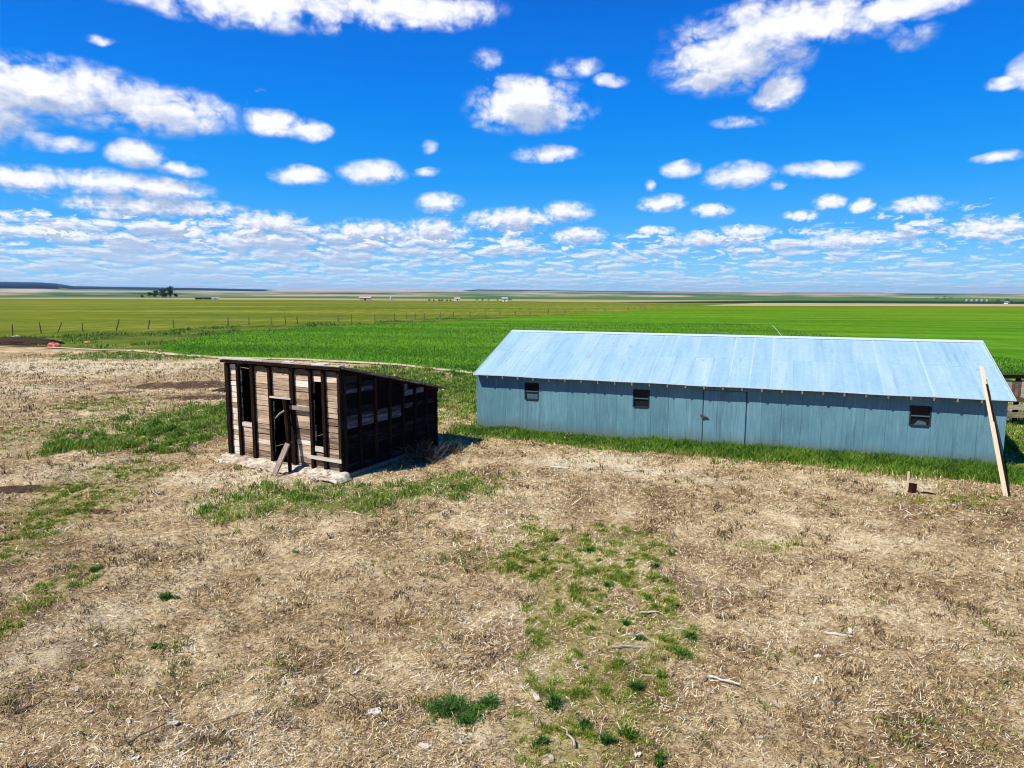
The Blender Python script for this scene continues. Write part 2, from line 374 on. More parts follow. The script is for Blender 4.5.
def field_mat(name, stops, sx=.004, sy=.06, fine=.6, mottle=None):
    m, t, b = material(name, .8, 0, .15)
    pos = t.n('ShaderNodeNewGeometry').outputs['Position']
    a = t.noise(scaled(t, pos, (sx, sy, 0)), 1, 6, .62); c2 = t.noise(scaled(t, pos, (fine, fine * .16, 0)), 1, 6, .7)
    big = t.noise(scaled(t, pos, (.011, .017, 0)), 1, 4, .55)
    f = t.math('ADD', t.math('MULTIPLY', a, .40), t.math('ADD', t.math('MULTIPLY', c2, .35), t.math('MULTIPLY', big, .25)))
    c = t.ramp(f, stops)
    if mottle:
        rot = t.n('ShaderNodeVectorRotate', rotation_type='Z_AXIS', inp={'Vector': pos, 'Angle': R(17)}).outputs[0]
        lanes = t.n('ShaderNodeTexNoise', noise_dimensions='3D', inp={'Vector': scaled(t, rot, (.0012, .16, 0)), 'Scale': 1.0, 'Detail': 3, 'Roughness': .6}).outputs['Fac']
        thin_ = t.smooth(t.noise(scaled(t, pos, (.03, .02, 0)), 1, 5, .6), .56, .72)
        f = t.math('ADD', f, t.math('ADD', t.math('MULTIPLY_ADD', lanes, .40, -.20), t.math('MULTIPLY', thin_, .06)))
        c = t.ramp(f, stops)
        q = t.n('ShaderNodeSeparateXYZ', inp={0: pos}).outputs
        far = t.smooth(t.math('ADD', q[1], t.math('MULTIPLY', q[0], .45)), 90.0, 300.0)
        c = t.mix(t.math('MULTIPLY', far, .8), c, t.ramp(f, mottle))
    t.t.links.new(c, b.inputs['Base Color'])
    bp = t.n('ShaderNodeBump', inp={'Strength': .5, 'Distance': .15, 'Height': c2}); t.t.links.new(bp.outputs[0], b.inputs['Normal'])
    return m
def wiggle(pts, amp, step):
    out = []
    for (x0, y0), (x1, y1) in zip(pts, pts[1:] + pts[:1]):
        L = math.hypot(x1 - x0, y1 - y0); n = max(1, min(40, int(L / step)))
        for i in range(n):
            k = i / n; a = amp * min(1, L / 30)
            out.append((x0 + (x1 - x0) * k + (random.uniform(-a, a) if i else 0), y0 + (y1 - y0) * k + (random.uniform(-a, a) if i else 0)))
    return out
CROP_STOPS = [(.36, (.038, .115, .006)), (.46, (.064, .175, .009)), (.54, (.092, .225, .013)), (.66, (.155, .280, .025))]
CROP_FAR = [(.36, (.062, .135, .006)), (.47, (.096, .180, .008)), (.55, (.128, .215, .011)), (.66, (.19, .262, .022))]
M['crop_ground'] = field_mat('green_crop', CROP_STOPS, .006, .09, .9, CROP_FAR)
crop_pts = [(-2.36, 44.65), (-8.64, 50.31), (-16.79, 54.02), (-23.62, 55.58), (-28.33, 58.26), (-32.87, 63.46), (-35.39, 69.76), (-36.45, 77.51), (-36.04, 94.31), (-31.33, 101.36), (-19.13, 117.18), (-8.17, 133.25), (6.39, 157.82), (24.0, 188.09), (46.48, 232.3), (79.35, 291.2), (140, 293), (246.7, 289.3), (420, 285), (700, 280), (700, 30), (90, 30), (32.05, 39.7), (10, 43)]
sheet('crop_field', wiggle(crop_pts, .5, 3), .10, M['crop_ground'], .12)
M['track'] = field_mat('dry_track', [(.36, (.34, .28, .14)), (.5, (.52, .44, .26)), (.62, (.66, .58, .40))], .2, .3, 1.2)
trk = [(12, 41.6), (-2.36, 43.6), (-8.7, 49.3), (-16.9, 52.9), (-24, 54.4), (-28.8, 57.0), (-33.5, 60.5), (-38, 61.8), (-44, 64.5), (-44, 65.3), (-38, 62.6), (-33.2, 61.5), (-28.5, 58.1), (-23.7, 55.5), (-16.8, 54.0), (-8.6, 50.3), (-2.3, 44.6), (12, 42.6)]
sheet('field_track', wiggle(trk, .15, 1.5), .055, M['track'])
M['ditch'] = field_mat('rough_ditch_grass', [(.36, (.03, .055, .010)), (.46, (.075, .105, .016)), (.55, (.14, .165, .028)), (.66, (.34, .29, .11))], .05, .1, .7)
ditch = [(-62, 78), (-53.1, 82.5), (-49.6, 90), (-45, 104), (-40.3, 110), (-28, 122.5), (-14.3, 141), (20, 186), (40, 219), (46, 231), (24, 188), (6.4, 157.8), (-13.45, 130), (-25.87, 110.5), (-35.9, 94.9), (-36.3, 79.24), (-35.2, 69.74), (-32.6, 63.2), (-37.1, 62.8), (-47, 67), (-60, 73)]
sheet('ditch', wiggle(ditch, .5, 3), .05, M['ditch'])
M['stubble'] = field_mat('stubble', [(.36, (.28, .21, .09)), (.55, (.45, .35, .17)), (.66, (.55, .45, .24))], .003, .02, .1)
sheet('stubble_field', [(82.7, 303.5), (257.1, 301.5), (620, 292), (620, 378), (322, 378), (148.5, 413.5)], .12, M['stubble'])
M['cloud_shade'] = field_mat('cloud_shade_green', [(.36, (.010, .03, .022)), (.55, (.018, .05, .03)), (.66, (.04, .07, .04))], .002, .01, .05)  # dark green band: cloud shadow painted into the field colour
sheet('cloud_shade_field', [(60, 405), (329, 386), (900, 386), (900, 470), (443, 520), (227, 560)], .14, M['cloud_shade'])
M['tan_field'] = field_mat('tan_field', [(.36, (.26, .22, .09)), (.55, (.36, .29, .13)), (.66, (.45, .36, .18))], .002, .01, .05)
sheet('tan_field', [(-500, 575), (-200, 520), (0, 470), (60, 420), (210, 566), (0, 640), (-480, 760)], .13, M['tan_field'])
M['far_green'] = field_mat('far_green_field', [(.36, (.05, .11, .03)), (.55, (.08, .16, .05)), (.66, (.13, .19, .08))], .001, .006, .03)
sheet('far_field', [(-1300, 900), (-500, 800), (0, 700), (230, 600), (460, 560), (1400, 600), (1600, 1150), (0, 1150), (-1500, 1150)], .15, M['far_green'])

# ------------------------------------------------------------------ hills
az = np.radians(np.linspace(-68, 68, 520)); rr = np.geomspace(1100, 15000, 90)
pxt = np.array([-2000, -400, 0, 45, 62, 76, 120, 200, 260, 400, 465, 478, 520, 600, 700, 850, 1024, 1400, 3000])
elt = np.array([7, 8, 8.6, 8.4, 7.6, 5.6, 5.2, 4.6, 3.6, 3.6, 3.4, 4.2, 3.8, 2.9, 2.2, 1.7, 1.3, 1.6, 2.0]) / 685
px_of = 512 + 685 * np.tan(np.clip(az, -1.2, 1.2))
E_ = np.interp(px_of, pxt, elt)
A_, R_ = np.meshgrid(az, rr); EE = np.broadcast_to(E_, A_.shape)
hx = R_ * np.sin(A_); hy = R_ * np.cos(A_)
top = 5.16 + np.tan(EE) * 9000
lf = np.log(R_ / 1100) / math.log(9000 / 1100)
und = fbm(A_ * 7, lf * 4.5, 3, 41)
frac = .16 + .84 * lf + .16 * (und - .5) * sstep(0, .3, lf) * (1 - sstep(.85, 1, lf))
hz = -1.5 + (6.66 + np.tan(EE) * R_ * frac) * sstep(0, .14, lf)
hz = np.where(R_ > 9000, top * (1 - .6 * sstep(9000, 14000, R_)), hz)
relh = lf + .10 * (und - .5)
P2 = np.broadcast_to(px_of, A_.shape)
def span(a, b, f=12): return sstep(a - f, a + f, P2) * (1 - sstep(b - f, b + f, P2))
wood_shade_m = np.maximum.reduce([span(-3000, 64) * sstep(.22, .32, relh), span(64, 255) * sstep(.40, .48, relh), span(110, 270) * sstep(.40, .5, relh) * .9, span(464, 650) * sstep(.66, .74, relh), span(640, 720) * sstep(.84, .9, relh), span(620, 800) * sstep(.35, .42, relh) * (1 - sstep(.5, .56, relh)) * .9, span(780, 880) * sstep(.80, .88, relh), span(890, 1000) * sstep(.35, .42, relh) * (1 - sstep(.58, .64, relh)), span(1100, 3000) * sstep(.6, .7, relh) * .8])  # wooded bluff, plus cloud shadow bands painted as dark colour
tan_m = .85 * np.maximum.reduce([span(275, 470) * sstep(.40, .5, relh), .7 * span(-3000, 62) * sstep(.05, .10, relh) * (1 - sstep(.2, .26, relh)), span(740, 1030) * sstep(.58, .66, relh) * .8, span(520, 740) * sstep(.50, .56, relh) * (1 - sstep(.64, .7, relh)) * .8, span(200, 420) * sstep(.1, .18, relh) * (1 - sstep(.3, .36, relh)) * .7])
n_r, n_a = A_.shape; ii = np.arange(n_r * n_a).reshape(n_r, n_a)
hq = np.stack([ii[:-1, :-1], ii[1:, :-1], ii[1:, 1:], ii[:-1, 1:]], -1).reshape(-1, 4)[:, ::-1]
def hills_mat():
    m, t, b = material('hill_fields', .9, 0, .1)
    u = t.attr('bearing'); v = t.attr('range')
    q = t.n('ShaderNodeCombineXYZ', inp={0: u, 1: v}).outputs[0]
    n = t.noise(scaled(t, q, (5.0, 13, 0)), 1, 3, .5); n2 = t.noise(scaled(t, q, (16, 60, 0)), 1, 4, .6)
    f = t.math('ADD', t.math('MULTIPLY', n, .7), t.math('MULTIPLY', n2, .3))
    c = t.ramp(f, [(.34, (.015, .05, .045)), (.42, (.05, .11, .06)), (.49, (.13, .19, .10)), (.54, (.30, .25, .17)), (.60, (.42, .31, .24)), (.68, (.20, .24, .12))])
    br = t.math('SUBTRACT', n2, .5)
    c = t.mix(t.smooth(t.math('ADD', t.attr('tan'), t.math('MULTIPLY', br, 1.2)), .35, .6), c, t.ramp(n2, [(.4, (.36, .25, .20)), (.6, (.50, .38, .31))]))
    c = t.mix(t.smooth(t.math('ADD', t.attr('wood'), t.math('MULTIPLY', br, .9)), .4, .6), c, (.008, .026, .042))  # woods and painted cloud shadow share this dark colour
    t.t.links.new(c, b.inputs['Base Color']); return m
M['hills'] = hills_mat()
tag(np_mesh('hills', np.stack([hx, hy, hz], -1).reshape(-1, 3), hq, None, M['hills'], {'bearing': A_.ravel(), 'range': lf.ravel(), 'wood': wood_shade_m.ravel(), 'tan': tan_m.ravel()}, smooth=True), kind='structure')

# ------------------------------------------------------------------ blades and straw
def blades(name, x, y, h, w, lean, tint, mat, parent=None, z0=None, kind=None):
    n = len(x); z = gz(x, y) - .01 if z0 is None else z0
    a = rng.uniform(0, 2 * np.pi, n); la = rng.uniform(0, 2 * np.pi, n)
    ca, sa = np.cos(a) * w / 2, np.sin(a) * w / 2
    lx, ly = np.cos(la) * lean * h, np.sin(la) * lean * h
    v = np.empty((n, 5, 3))
    v[:, 0] = np.stack([x - ca, y - sa, z], -1); v[:, 1] = np.stack([x + ca, y + sa, z], -1)
    v[:, 2] = np.stack([x + ca * .8 + lx * .35, y + sa * .8 + ly * .35, z + h * .6], -1)
    v[:, 3] = np.stack([x - ca * .8 + lx * .35, y - sa * .8 + ly * .35, z + h * .6], -1)
    v[:, 4] = np.stack([x + lx, y + ly, z + h * (1 - .25 * lean)], -1)
    b = np.arange(n)[:, None] * 5
    o = np_mesh(name, v.reshape(-1, 3), b + np.array([0, 1, 2, 3]), b + np.array([3, 2, 4]), mat, {'tint': np.repeat(tint, 5)}, parent)
    if kind: o['kind'] = kind
    return o

def inside_buildings(x, y):
    s = (x - BX) * bd[0] + (y - BY) * bd[1]; t = (x - BX) * bn[0] + (y - BY) * bn[1]
    a = (s > .05) & (s < 17.1) & (t > .3) & (t < 7.8)
    c, sn = math.cos(SH_TH), math.sin(SH_TH)
    u = (x - SA[0]) * c + (y - SA[1]) * sn; v = -(x - SA[0]) * sn + (y - SA[1]) * c
    return a | ((u > -.25) & (u < 5.1) & (v > -.5) & (v < 4.65))

def cloud_pts(L, dens):
    X_, Y_ = [], []
    for cx, cy, rx, ry, k in L:
        n = int(4 * rx * ry * 2.2 * dens); X_.append(rng.uniform(cx - rx * 1.5, cx + rx * 1.5, n)); Y_.append(rng.uniform(cy - ry * 1.5, cy + ry * 1.5, n))
    return np.concatenate(X_), np.concatenate(Y_)

# tall green grass in the patches
px, py = cloud_pts(TALL, 300)
m_ = np.clip(1.4 * blob(TALL, px, py, .4, .85, 3), 0, 1); clump = fbm(px * 2.2, py * 2.2, 3, 51)
keep = (rng.random(len(px)) < m_ * sstep(.3, .62, .5 * clump + .5 * fbm(px * 6, py * 6, 2, 59)) * np.clip(26 / py, .3, 1.3)) & ~inside_buildings(px, py)
px, py, clump = px[keep], py[keep], clump[keep]
h = (.08 + .22 * sstep(.4, .75, clump)) * rng.uniform(.5, 1.2, len(px)) * np.where(py < 19.5, .75, 1)
tint = np.clip(.56 + .8 * (fbm(px * .8, py * .8, 3, 52) - .5) + rng.normal(0, .16, len(px)), 0, 1)
blades('grass', px, py, h, np.clip(py * .0011, .012, .05), rng.uniform(.2, .9, len(px)), tint, M['tall_grass'], kind='stuff')
# lush strip along the barn wall
n = 62000; s_ = rng.uniform(-.7, 20.5, n); t_ = rng.uniform(-2.3, .26, n)
gx = BX + bd[0] * s_ + bn[0] * t_; gy = BY + bd[1] * s_ + bn[1] * t_
keep = rng.random(n) < np.where(strip_mask(gx, gy) > .02, .25 + .75 * strip_mask(gx, gy), .02); gx, gy, s_, t_ = gx[keep], gy[keep], s_[keep], t_[keep]
h = (.09 + .15 * sstep(-1, 14, s_) + .14 * fbm(gx * 1.1, gy * 1.1, 3, 53)) * rng.uniform(.6, 1.25, len(gx)) * (.7 + .3 * sstep(-1.5, -.4, t_))
tint = np.clip(.34 + .8 * (fbm(gx * 1.5, gy * 1.5, 3, 54) - .5) + .55 * sstep(-.75, -1.5, t_) * rng.random(len(gx)) + rng.normal(0, .15, len(gx)), 0, 1)
blades('grass', gx, gy, h, np.full(len(gx), .02), rng.uniform(.15, .8, len(gx)), tint, M['tall_grass'], kind='stuff')
# short yellow-green grass in the worn yard
px, py = cloud_pts(THIN, 2600)
m_ = np.clip(1.7 * blob(THIN, px, py, .5, .9, 5), 0, 1); clump = .6 * fbm(px * 7.5, py * 7.5, 3, 55) + .4 * fbm(px * 2.5, py * 2.5, 3, 45)
keep = (rng.random(len(px)) < m_ * sstep(.22, .72, clump) * np.clip(12 / py, .2, 1)) & ~inside_buildings(px, py)
px, py, clump = px[keep], py[keep], clump[keep]
h = (.02 + .075 * sstep(.42, .72, clump) ** 1.5) * rng.uniform(.6, 1.4, len(px))
tint = np.clip(.62 - 1.7 * (clump - .5) + rng.normal(0, .2, len(px)), 0, 1)
blades('grass', px, py, h, np.clip(py * .0010, .009, .03), rng.uniform(.3, 1.2, len(px)), tint, M['thin_grass'], kind='stuff')
# young crop along the near edge of the field
n = 120000; px = rng.uniform(-42, 40, n); py = 44 + 75 * rng.random(n) ** 2.2
P_ = np.array(crop_pts); ins = np.zeros(n, bool)
for (x0, y0), (x1, y1) in zip(P_, np.roll(P_, -1, 0)):
    cnd = (y0 > py) != (y1 > py)
    with np.errstate(divide='ignore', invalid='ignore'): ins ^= cnd & (px < (x1 - x0) * (py - y0) / (y1 - y0 + 1e-12) + x0)
px, py = px[ins], py[ins]
tint = np.clip(.45 + .9 * (fbm(px * .12, py * .3, 3, 56) - .5) + rng.normal(0, .18, len(px)), 0, 1)
blades('young_crop', px, py, rng.uniform(.08, .26, len(px)), np.full(len(px), .05), rng.uniform(.2, .8, len(px)), tint, M['crop'], z0=np.full(len(px), .08), kind='stuff')
# rough grass in the ditch and along its margins
n = 60000; px = rng.uniform(-62, 0, n); py = rng.uniform(57, 142, n)
P_ = np.array(ditch); ins = np.zeros(n, bool)
for (x0, y0), (x1, y1) in zip(P_, np.roll(P_, -1, 0)):
    cnd = (y0 > py) != (y1 > py)
    with np.errstate(divide='ignore', invalid='ignore'): ins ^= cnd & (px < (x1 - x0) * (py - y0) / (y1 - y0 + 1e-12) + x0)
cl = fbm(px * .35, py * .2, 3, 57); ins &= rng.random(n) < sstep(.4, .62, cl)
px, py, cl = px[ins], py[ins], cl[ins]
blades('grass', px, py, .15 + .5 * rng.random(len(px)) * sstep(.45, .8, cl), np.full(len(px), .09), rng.uniform(.2, .9, len(px)), np.clip(.15 + rng.normal(.25, .2, len(px)) + .5 * (fbm(px * .1, py * .1, 2, 58) - .5), 0, 1), M['tall_grass'], z0=np.full(len(px), .04), kind='stuff')

# dry straw lying on the yard
n = 680000
u_ = rng.random(n); py = (math.sqrt(5.8) + u_ * (math.sqrt(58) - math.sqrt(5.8))) ** 2
px = rng.uniform(-1, 1, n) * (.86 * py + 1.2)
gr = np.maximum(np.maximum(blob(TALL, px, py, .4, .75), strip_mask(px, py)), behind_ := sstep(0, 1, (px - BX) * bn[0] + (py - BY) * bn[1] - 1) * sstep(-3, -1, px))
dm = blob(DIRT, px, py, .5, .6, 6)
keep = (rng.random(n) < .45 + .9 * sstep(.36, .58, .6 * fbm(px * .6, py * .6, 4, 63) + .4 * fbm(px * 2.3, py * 2.3, 2, 64))) & (rng.random(n) > np.maximum(np.maximum(gr * .7, dm * .6), np.clip(1.3 * blob(THIN, px, py, .5, .9, 5), 0, 1) * .55)) & ~inside_buildings(px, py); px, py = px[keep], py[keep]
n = len(px)
L_ = rng.gamma(2.0, .014, n) * (1 + py / 40) + .015; W_ = rng.uniform(.0025, .0065, n) * (1 + py / 12)
big = rng.random(n) < .010; W_[big] *= 1.8; L_[big] *= 2.0
a = rng.normal(.35, .9, n); pit = rng.normal(0, .4, n); roll = rng.normal(0, .5, n)
d = np.stack([np.cos(a) * np.cos(pit), np.sin(a) * np.cos(pit), np.sin(pit)], -1)
sd = np.stack([-np.sin(a) * np.cos(roll), np.cos(a) * np.cos(roll), np.sin(roll)], -1)
c0 = np.stack([px, py, gz(px, py) + .008 + L_ * np.abs(np.sin(pit)) * .5], -1)
dl = d * (L_ / 2)[:, None]; sw = sd * (W_ / 2)[:, None]
v = np.stack([c0 - dl - sw, c0 + dl - sw * .6, c0 + dl + sw * .6, c0 - dl + sw], 1)
pl = blob(PALE, px, py, .4, .9, 7)
mac = fbm(px * .28, py * .28, 3, 62) - .46
tint = np.clip(.47 + .75 * mac + .55 * (fbm(px * .9, py * .9, 4, 61) - .5) + .34 * pl - .25 * blob(DIRT, px, py, .5, .6, 6) + rng.normal(0, .30, n), 0, 1)
so = np_mesh('straw', v.reshape(-1, 3), np.arange(n)[:, None] * 4 + np.arange(4), None, M['straw'], {'tint': np.repeat(tint, 4)}); so['kind'] = 'stuff'

# short dry tufts standing in the yard
n = 460000
u_ = rng.random(n); py = (math.sqrt(5.8) + u_ * (math.sqrt(50) - math.sqrt(5.8))) ** 2
px = rng.uniform(-1, 1, n) * (.86 * py + 1.2)
clump = .55 * fbm(px * 2.6, py * 2.6, 3, 65) + .45 * fbm(px * 9, py * 9, 2, 66)
keep = (rng.random(n) < sstep(.44, .66, clump) * (1 - .75 * np.clip(1.5 * blob(THIN, px, py, .5, .9, 5), 0, 1))) & (blob(DIRT, px, py, .5, .6, 6) < .5) & ~inside_buildings(px, py)
px, py, clump = px[keep], py[keep], clump[keep]
ol = sstep(.52, .68, fbm(px * .8, py * .8, 3, 67)) * .45
tint = np.clip(.66 - 2.2 * (clump - .52) + .4 * (fbm(px * .7, py * .7, 3, 68) - .5) + rng.normal(0, .2, len(px)), 0, 1)
h = (.025 + .075 * sstep(.5, .75, clump)) * rng.uniform(.5, 1.5, len(px)) * (1 + py / 50)
gsel = rng.random(len(px)) < ol
blades('dry_grass', px[~gsel], py[~gsel], h[~gsel], (py * .0011 + .003)[~gsel], rng.uniform(.4, 1.5, (~gsel).sum()), tint[~gsel], M['straw'], kind='stuff')
blades('dry_grass', px[gsel], py[gsel], h[gsel], (py * .0011 + .003)[gsel], rng.uniform(.4, 1.5, gsel.sum()), np.clip(.25 + rng.normal(0, .2, gsel.sum()), 0, 1), M['thin_grass'], kind='stuff')

def gp(x_, y_): return float(gz(np.array([x_]), np.array([y_]))[0])

# ------------------------------------------------------------------ barn
barn = empty('barn', (BX, BY, 0), -TH, 'long blue plywood barn under a pale metal gable roof', 'barn')
LN = 17.22; S0, S1, T0, T1 = -.04, 17.14, .3, 7.76; RT, RZ, EZ = 4.03, 3.56, 2.11
slope = (RZ - EZ) / RT
wins = [(1.95, 2.5, 1.22, 1.86), (6.04, 6.61, 1.19, 1.82), (14.63, 15.2, 1.14, 1.77)]
door = (8.44, 9.86, .05, 1.93)
def zt(t): return EZ - .05 + slope * (t if t <= RT else 2 * RT - t)
# front wall: vertical sheets around the openings
w = MB(); edges = [S0]
while edges[-1] < S1 - .4: edges.append(edges[-1] + .61)
edges[-1] = S1
ops = wins + [door]
for e0, e1 in zip(edges, edges[1:]):
    cuts = sorted({e0, e1} | {q for o in ops for q in o[:2] if e0 < q < e1})
    tn = random.uniform(.3, .7); dy = random.uniform(0, .005)
    for c0_, c1_ in zip(cuts, cuts[1:]):
        mid = (c0_ + c1_) / 2; zs = [(-.15, zt(T0) - .02)]
        for o in ops:
            if o[0] < mid < o[1]: zs = [(-.15, o[2]), (o[3], zt(T0) - .02)]
        for z0_, z1_ in zs:
            if z1_ - z0_ > .02: w.box(c0_ + (.0025 if c0_ == e0 else 0), c1_ - (.0025 if c1_ == e1 else 0), T0 + dy, T0 + .05, z0_, z1_, tn)
w.build('front_wall', M['barn_wall'], barn)
bk = MB()
for c0_, c1_, z0_, z1_ in [(S0 + .03, wins[0][0] - .05, -.1, 2.0), (wins[0][1] + .05, wins[1][0] - .05, -.1, 2.0), (wins[1][1] + .05, door[0] - .05, -.1, 2.0), (door[1] + .05, wins[2][0] - .05, -.1, 2.0), (wins[2][1] + .05, S1 - .03, -.1, 2.0)]:
    bk.box(c0_, c1_, T0 + .055, T0 + .10, z0_, z1_, .1)
bk.build('wall_framing', M['stud'], barn)
for s0_, s1_, nm in ((S0, S0 + .05, 'gable_wall'), (S1 - .05, S1, 'gable_wall')):
    g = MB(); ts = list(np.linspace(T0 + .052, T1, 9)) 
    if RT not in ts: ts = sorted(ts + [RT])
    for a0, a1 in zip(ts, ts[1:]):
        g.add([(s0_, a0, -.15), (s1_, a0, -.15), (s1_, a1, -.15), (s0_, a1, -.15), (s0_, a0, zt(a0)), (s1_, a0, zt(a0)), (s1_, a1, zt(a1)), (s0_, a1, zt(a1))],
              [(0, 3, 2, 1), (4, 5, 6, 7), (0, 1, 5, 4), (1, 2, 6, 5), (2, 3, 7, 6), (3, 0, 4, 7)])
    g.build(nm, M['barn_wall'], barn)
g = MB()
for k in range(27): g.box(S0 + .05 + k * .62, S0 + .05 + k * .62 + .61, T1 - .05, T1 - .002, -.15, zt(T1) - .02)
g.build('rear_wall', M['barn_wall'], barn)
# roof sheets with raised seams, two courses per slope
def roof_slope(sgn):
    rp = MB(); P = .66; k = 0; s0_ = 0
    N = Vector((0, -slope * sgn, 1)).normalized()
    def pt(s, q, up): # q from eave 0 to ridge 1
        t = RT * q if sgn > 0 else 2 * RT - RT * q
        return Vector((s, t, EZ + (RZ - EZ) * q)) + N * up
    while s0_ < LN - .01:
        s1_ = min(LN, s0_ + P)
        for q0, q1, lift in ((0, .53, 0), (.51, 1, .008)):
            tn = random.uniform(.35, .65); e = [random.uniform(-.002, .002) for _ in range(4)]
            u0, u1 = .018 + lift, .018 + lift
            top_ = [pt(s0_, q0, u0 + e[0]), pt(s1_, q0, u0 + e[1]), pt(s1_, q1, u1 + e[2]), pt(s0_, q1, u1 + e[3])]
            bot = [p - N * .012 for p in top_]
            rp.add(bot + top_, [(0, 3, 2, 1), (4, 5, 6, 7), (0, 1, 5, 4), (1, 2, 6, 5), (2, 3, 7, 6), (3, 0, 4, 7)], tn)
        rp.beam(pt(s0_ + .012, .0, .019), pt(s0_ + .012, 1, .027), .05, .009, (1, 0, 0), random.uniform(.3, 1.0))
        s0_ = s1_
    return rp.build('roof_panel', M['roof'], barn)
roof_slope(1); roof_slope(-1)
rc = MB()
for q in (-1, 1):
    a0, a1 = Vector((-.02, RT, RZ + .055)), Vector((-.02, RT + q * .17, RZ + .055 - .17 * slope)); b0, b1 = a0 + Vector((LN + .04, 0, 0)), a1 + Vector((LN + .04, 0, 0))
    dn = Vector((0, 0, -.012)); rc.add([a0, b0, b1, a1, a0 + dn, b0 + dn, b1 + dn, a1 + dn], [(0, 1, 2, 3), (7, 6, 5, 4), (0, 4, 5, 1), (1, 5, 6, 2), (2, 6, 7, 3), (3, 7, 4, 0)], .7)
rc.build('ridge_cap', M['roof_edge'], barn)
de = MB(); xs_ = np.linspace(-.03, LN + .03, 60)
for a0, a1 in zip(xs_, xs_[1:]):
    z_ = EZ + .004 + .012 * math.sin(a0 * 1.7) * math.sin(a0 * .6)
    de.box(a0, a1, -.03, -.014, z_ - .012, z_ + .03, .6)
de.build('drip_edge', M['roof_edge'], barn)
for e in (-.022, LN + .006):
    rk = MB()
    for sg in (1, -1):
        a0 = (e + .008, 0 if sg > 0 else 2 * RT, EZ + .0); rk.beam(a0, (e + .008, RT, RZ), .016, .09, (1, 0, 0), .6)
    rk.build('rake_trim', M['roof_edge'], barn)
for k in range(27):
    rt = MB(); s_c = .55 + k * .61
    rt.beam((s_c, -.004, EZ - .072), (s_c, .29, EZ - .072 + .28 * slope), .05, .10, (1, 0, 0), random.uniform(.5, 1))
    rt.build('rafter_tail', M['grey_wood'], barn)
for i, (a0, a1, z0_, z1_) in enumerate(wins):
    f = MB(); fw = .035; y0, y1 = T0 - .004, T0 + .07
    f.box(a0 - .012, a0 + fw, y0, y1, z0_, z1_, .5); f.box(a1 - fw, a1 + .012, y0, y1, z0_, z1_, .5)
    f.box(a0 + fw, a1 - fw, y0, y1, z1_ - fw, z1_ + .01, .5); f.box(a0 + fw, a1 - fw, y0 - .02, y1, z0_ - .02, z0_ + fw, .5)
    wn = f.build('window', M['window_frame'], barn)
    zm = (z0_ + z1_) / 2
    r_ = MB(); r_.box(a0 + fw, a1 - fw, T0 + .0, T0 + .05, zm - .015, zm + .015, .6); r_.build('sash_rail', M['rail'], wn)
    p = MB(); p.box(a0 + fw, a1 - fw, T0 + .065, T0 + .075, zm + .022, z1_ - fw, .5); p.build('pane', M['dark_inside'], wn)
    p = MB(); p.box(a0 + fw, a1 - fw, T0 + .055, T0 + .065, z0_ + fw, zm - .022, .5); pn = p.build('pane', M['dusty_pane'] if i == 0 else M['dark_inside'], wn)
    if i == 0: pn['label'] = 'pale dusty lower pane'
    if i == 2:
        pb = MB(); pb.add([(a0 + .12, T0 + .03, z0_ + fw), (a1 - .10, T0 + .03, z0_ + fw), (a1 - .12, T0 + .03, z0_ + .13), (a0 + .25, T0 + .03, z0_ + .18), (a0 + .12, T0 + .034, z0_ + fw), (a1 - .10, T0 + .034, z0_ + fw), (a1 - .12, T0 + .034, z0_ + .13), (a0 + .25, T0 + .034, z0_ + .18)],
                          [(0, 1, 2, 3), (7, 6, 5, 4), (0, 4, 5, 1), (1, 5, 6, 2), (2, 6, 7, 3), (3, 7, 4, 0)], .5)
        pb.build('board_patch', M['dusty_pane'], wn)
dr = MB(); e0 = door[0] + .02
while e0 < door[1] - .05:
    e1 = min(door[1] - .03, e0 + .46); dr.box(e0, e1 - .004, T0 + .012, T0 + .045, door[2], door[3] - .02, random.uniform(.4, .9)); e0 = e1
do = dr.build('door', M['barn_wall'], barn)
dj = MB(); dj.box(door[0] - .015, door[0] + .012, T0 - .008, T0 + .0, -.05, door[3] + .01, .1); dj.box(door[1] - .012, door[1] + .008, T0 - .006, T0 + .004, -.05, door[3] + .01, .1); dj.box(door[0] + .012, door[1] - .012, T0 - .004, T0 + .004, door[3] - .012, door[3] + .006, .2)
dj.build('door_frame', M['door_trim'], barn)
lt = MB(); lt.beam((8.36, T0 - .03, 1.08), (8.50, T0 - .03, .97), .05, .03, None, .3); lt.beam((8.44, T0 - .035, 1.03), (8.62, T0 - .035, .99), .045, .03, None, .6); lt.box(8.42, 8.50, T0 - .05, T0 - .012, .96, 1.06, .5)
lt.build('latch', M['iron'], do)

# ------------------------------------------------------------------ leaning timber
def thing_mesh(mb, name, mat, label, cat, group=None, bevel=0):
    o = mb.build(name, mat, None, bevel); return tag(o, label, cat, group)
p0 = Vector((12.79, 17.2, -.03)); ev = Vector((BX + bd[0] * 16.52 + bn[0] * -.06, BY + bd[1] * 16.52 + bn[1] * -.06, EZ + .07))
p1 = p0 + (ev - p0) * 1.36
b_ = MB(); n = 10
for i in range(n):
    b_.beam(p0 + (p1 - p0) * (i / n), p0 + (p1 - p0) * ((i + 1) / n), .095, .05, (1, .3, 0), .45 + .02 * i)
thing_mesh(b_, 'timber', M['timber'], 'long pale timber leaning on the eave at the end of the blue barn', 'timber')

b_ = MB(); o_ = Vector((.105, .05, 0)); b_.beam(p0 + o_, p0 + o_ * .55 + (ev - p0) * 1.14 + Vector((0, 0, .02)), .075, .05, (1, .3, 0), .1)
thing_mesh(b_, 'pole', M['stud'], 'dark slim pole leaning close behind the long pale timber', 'pole')

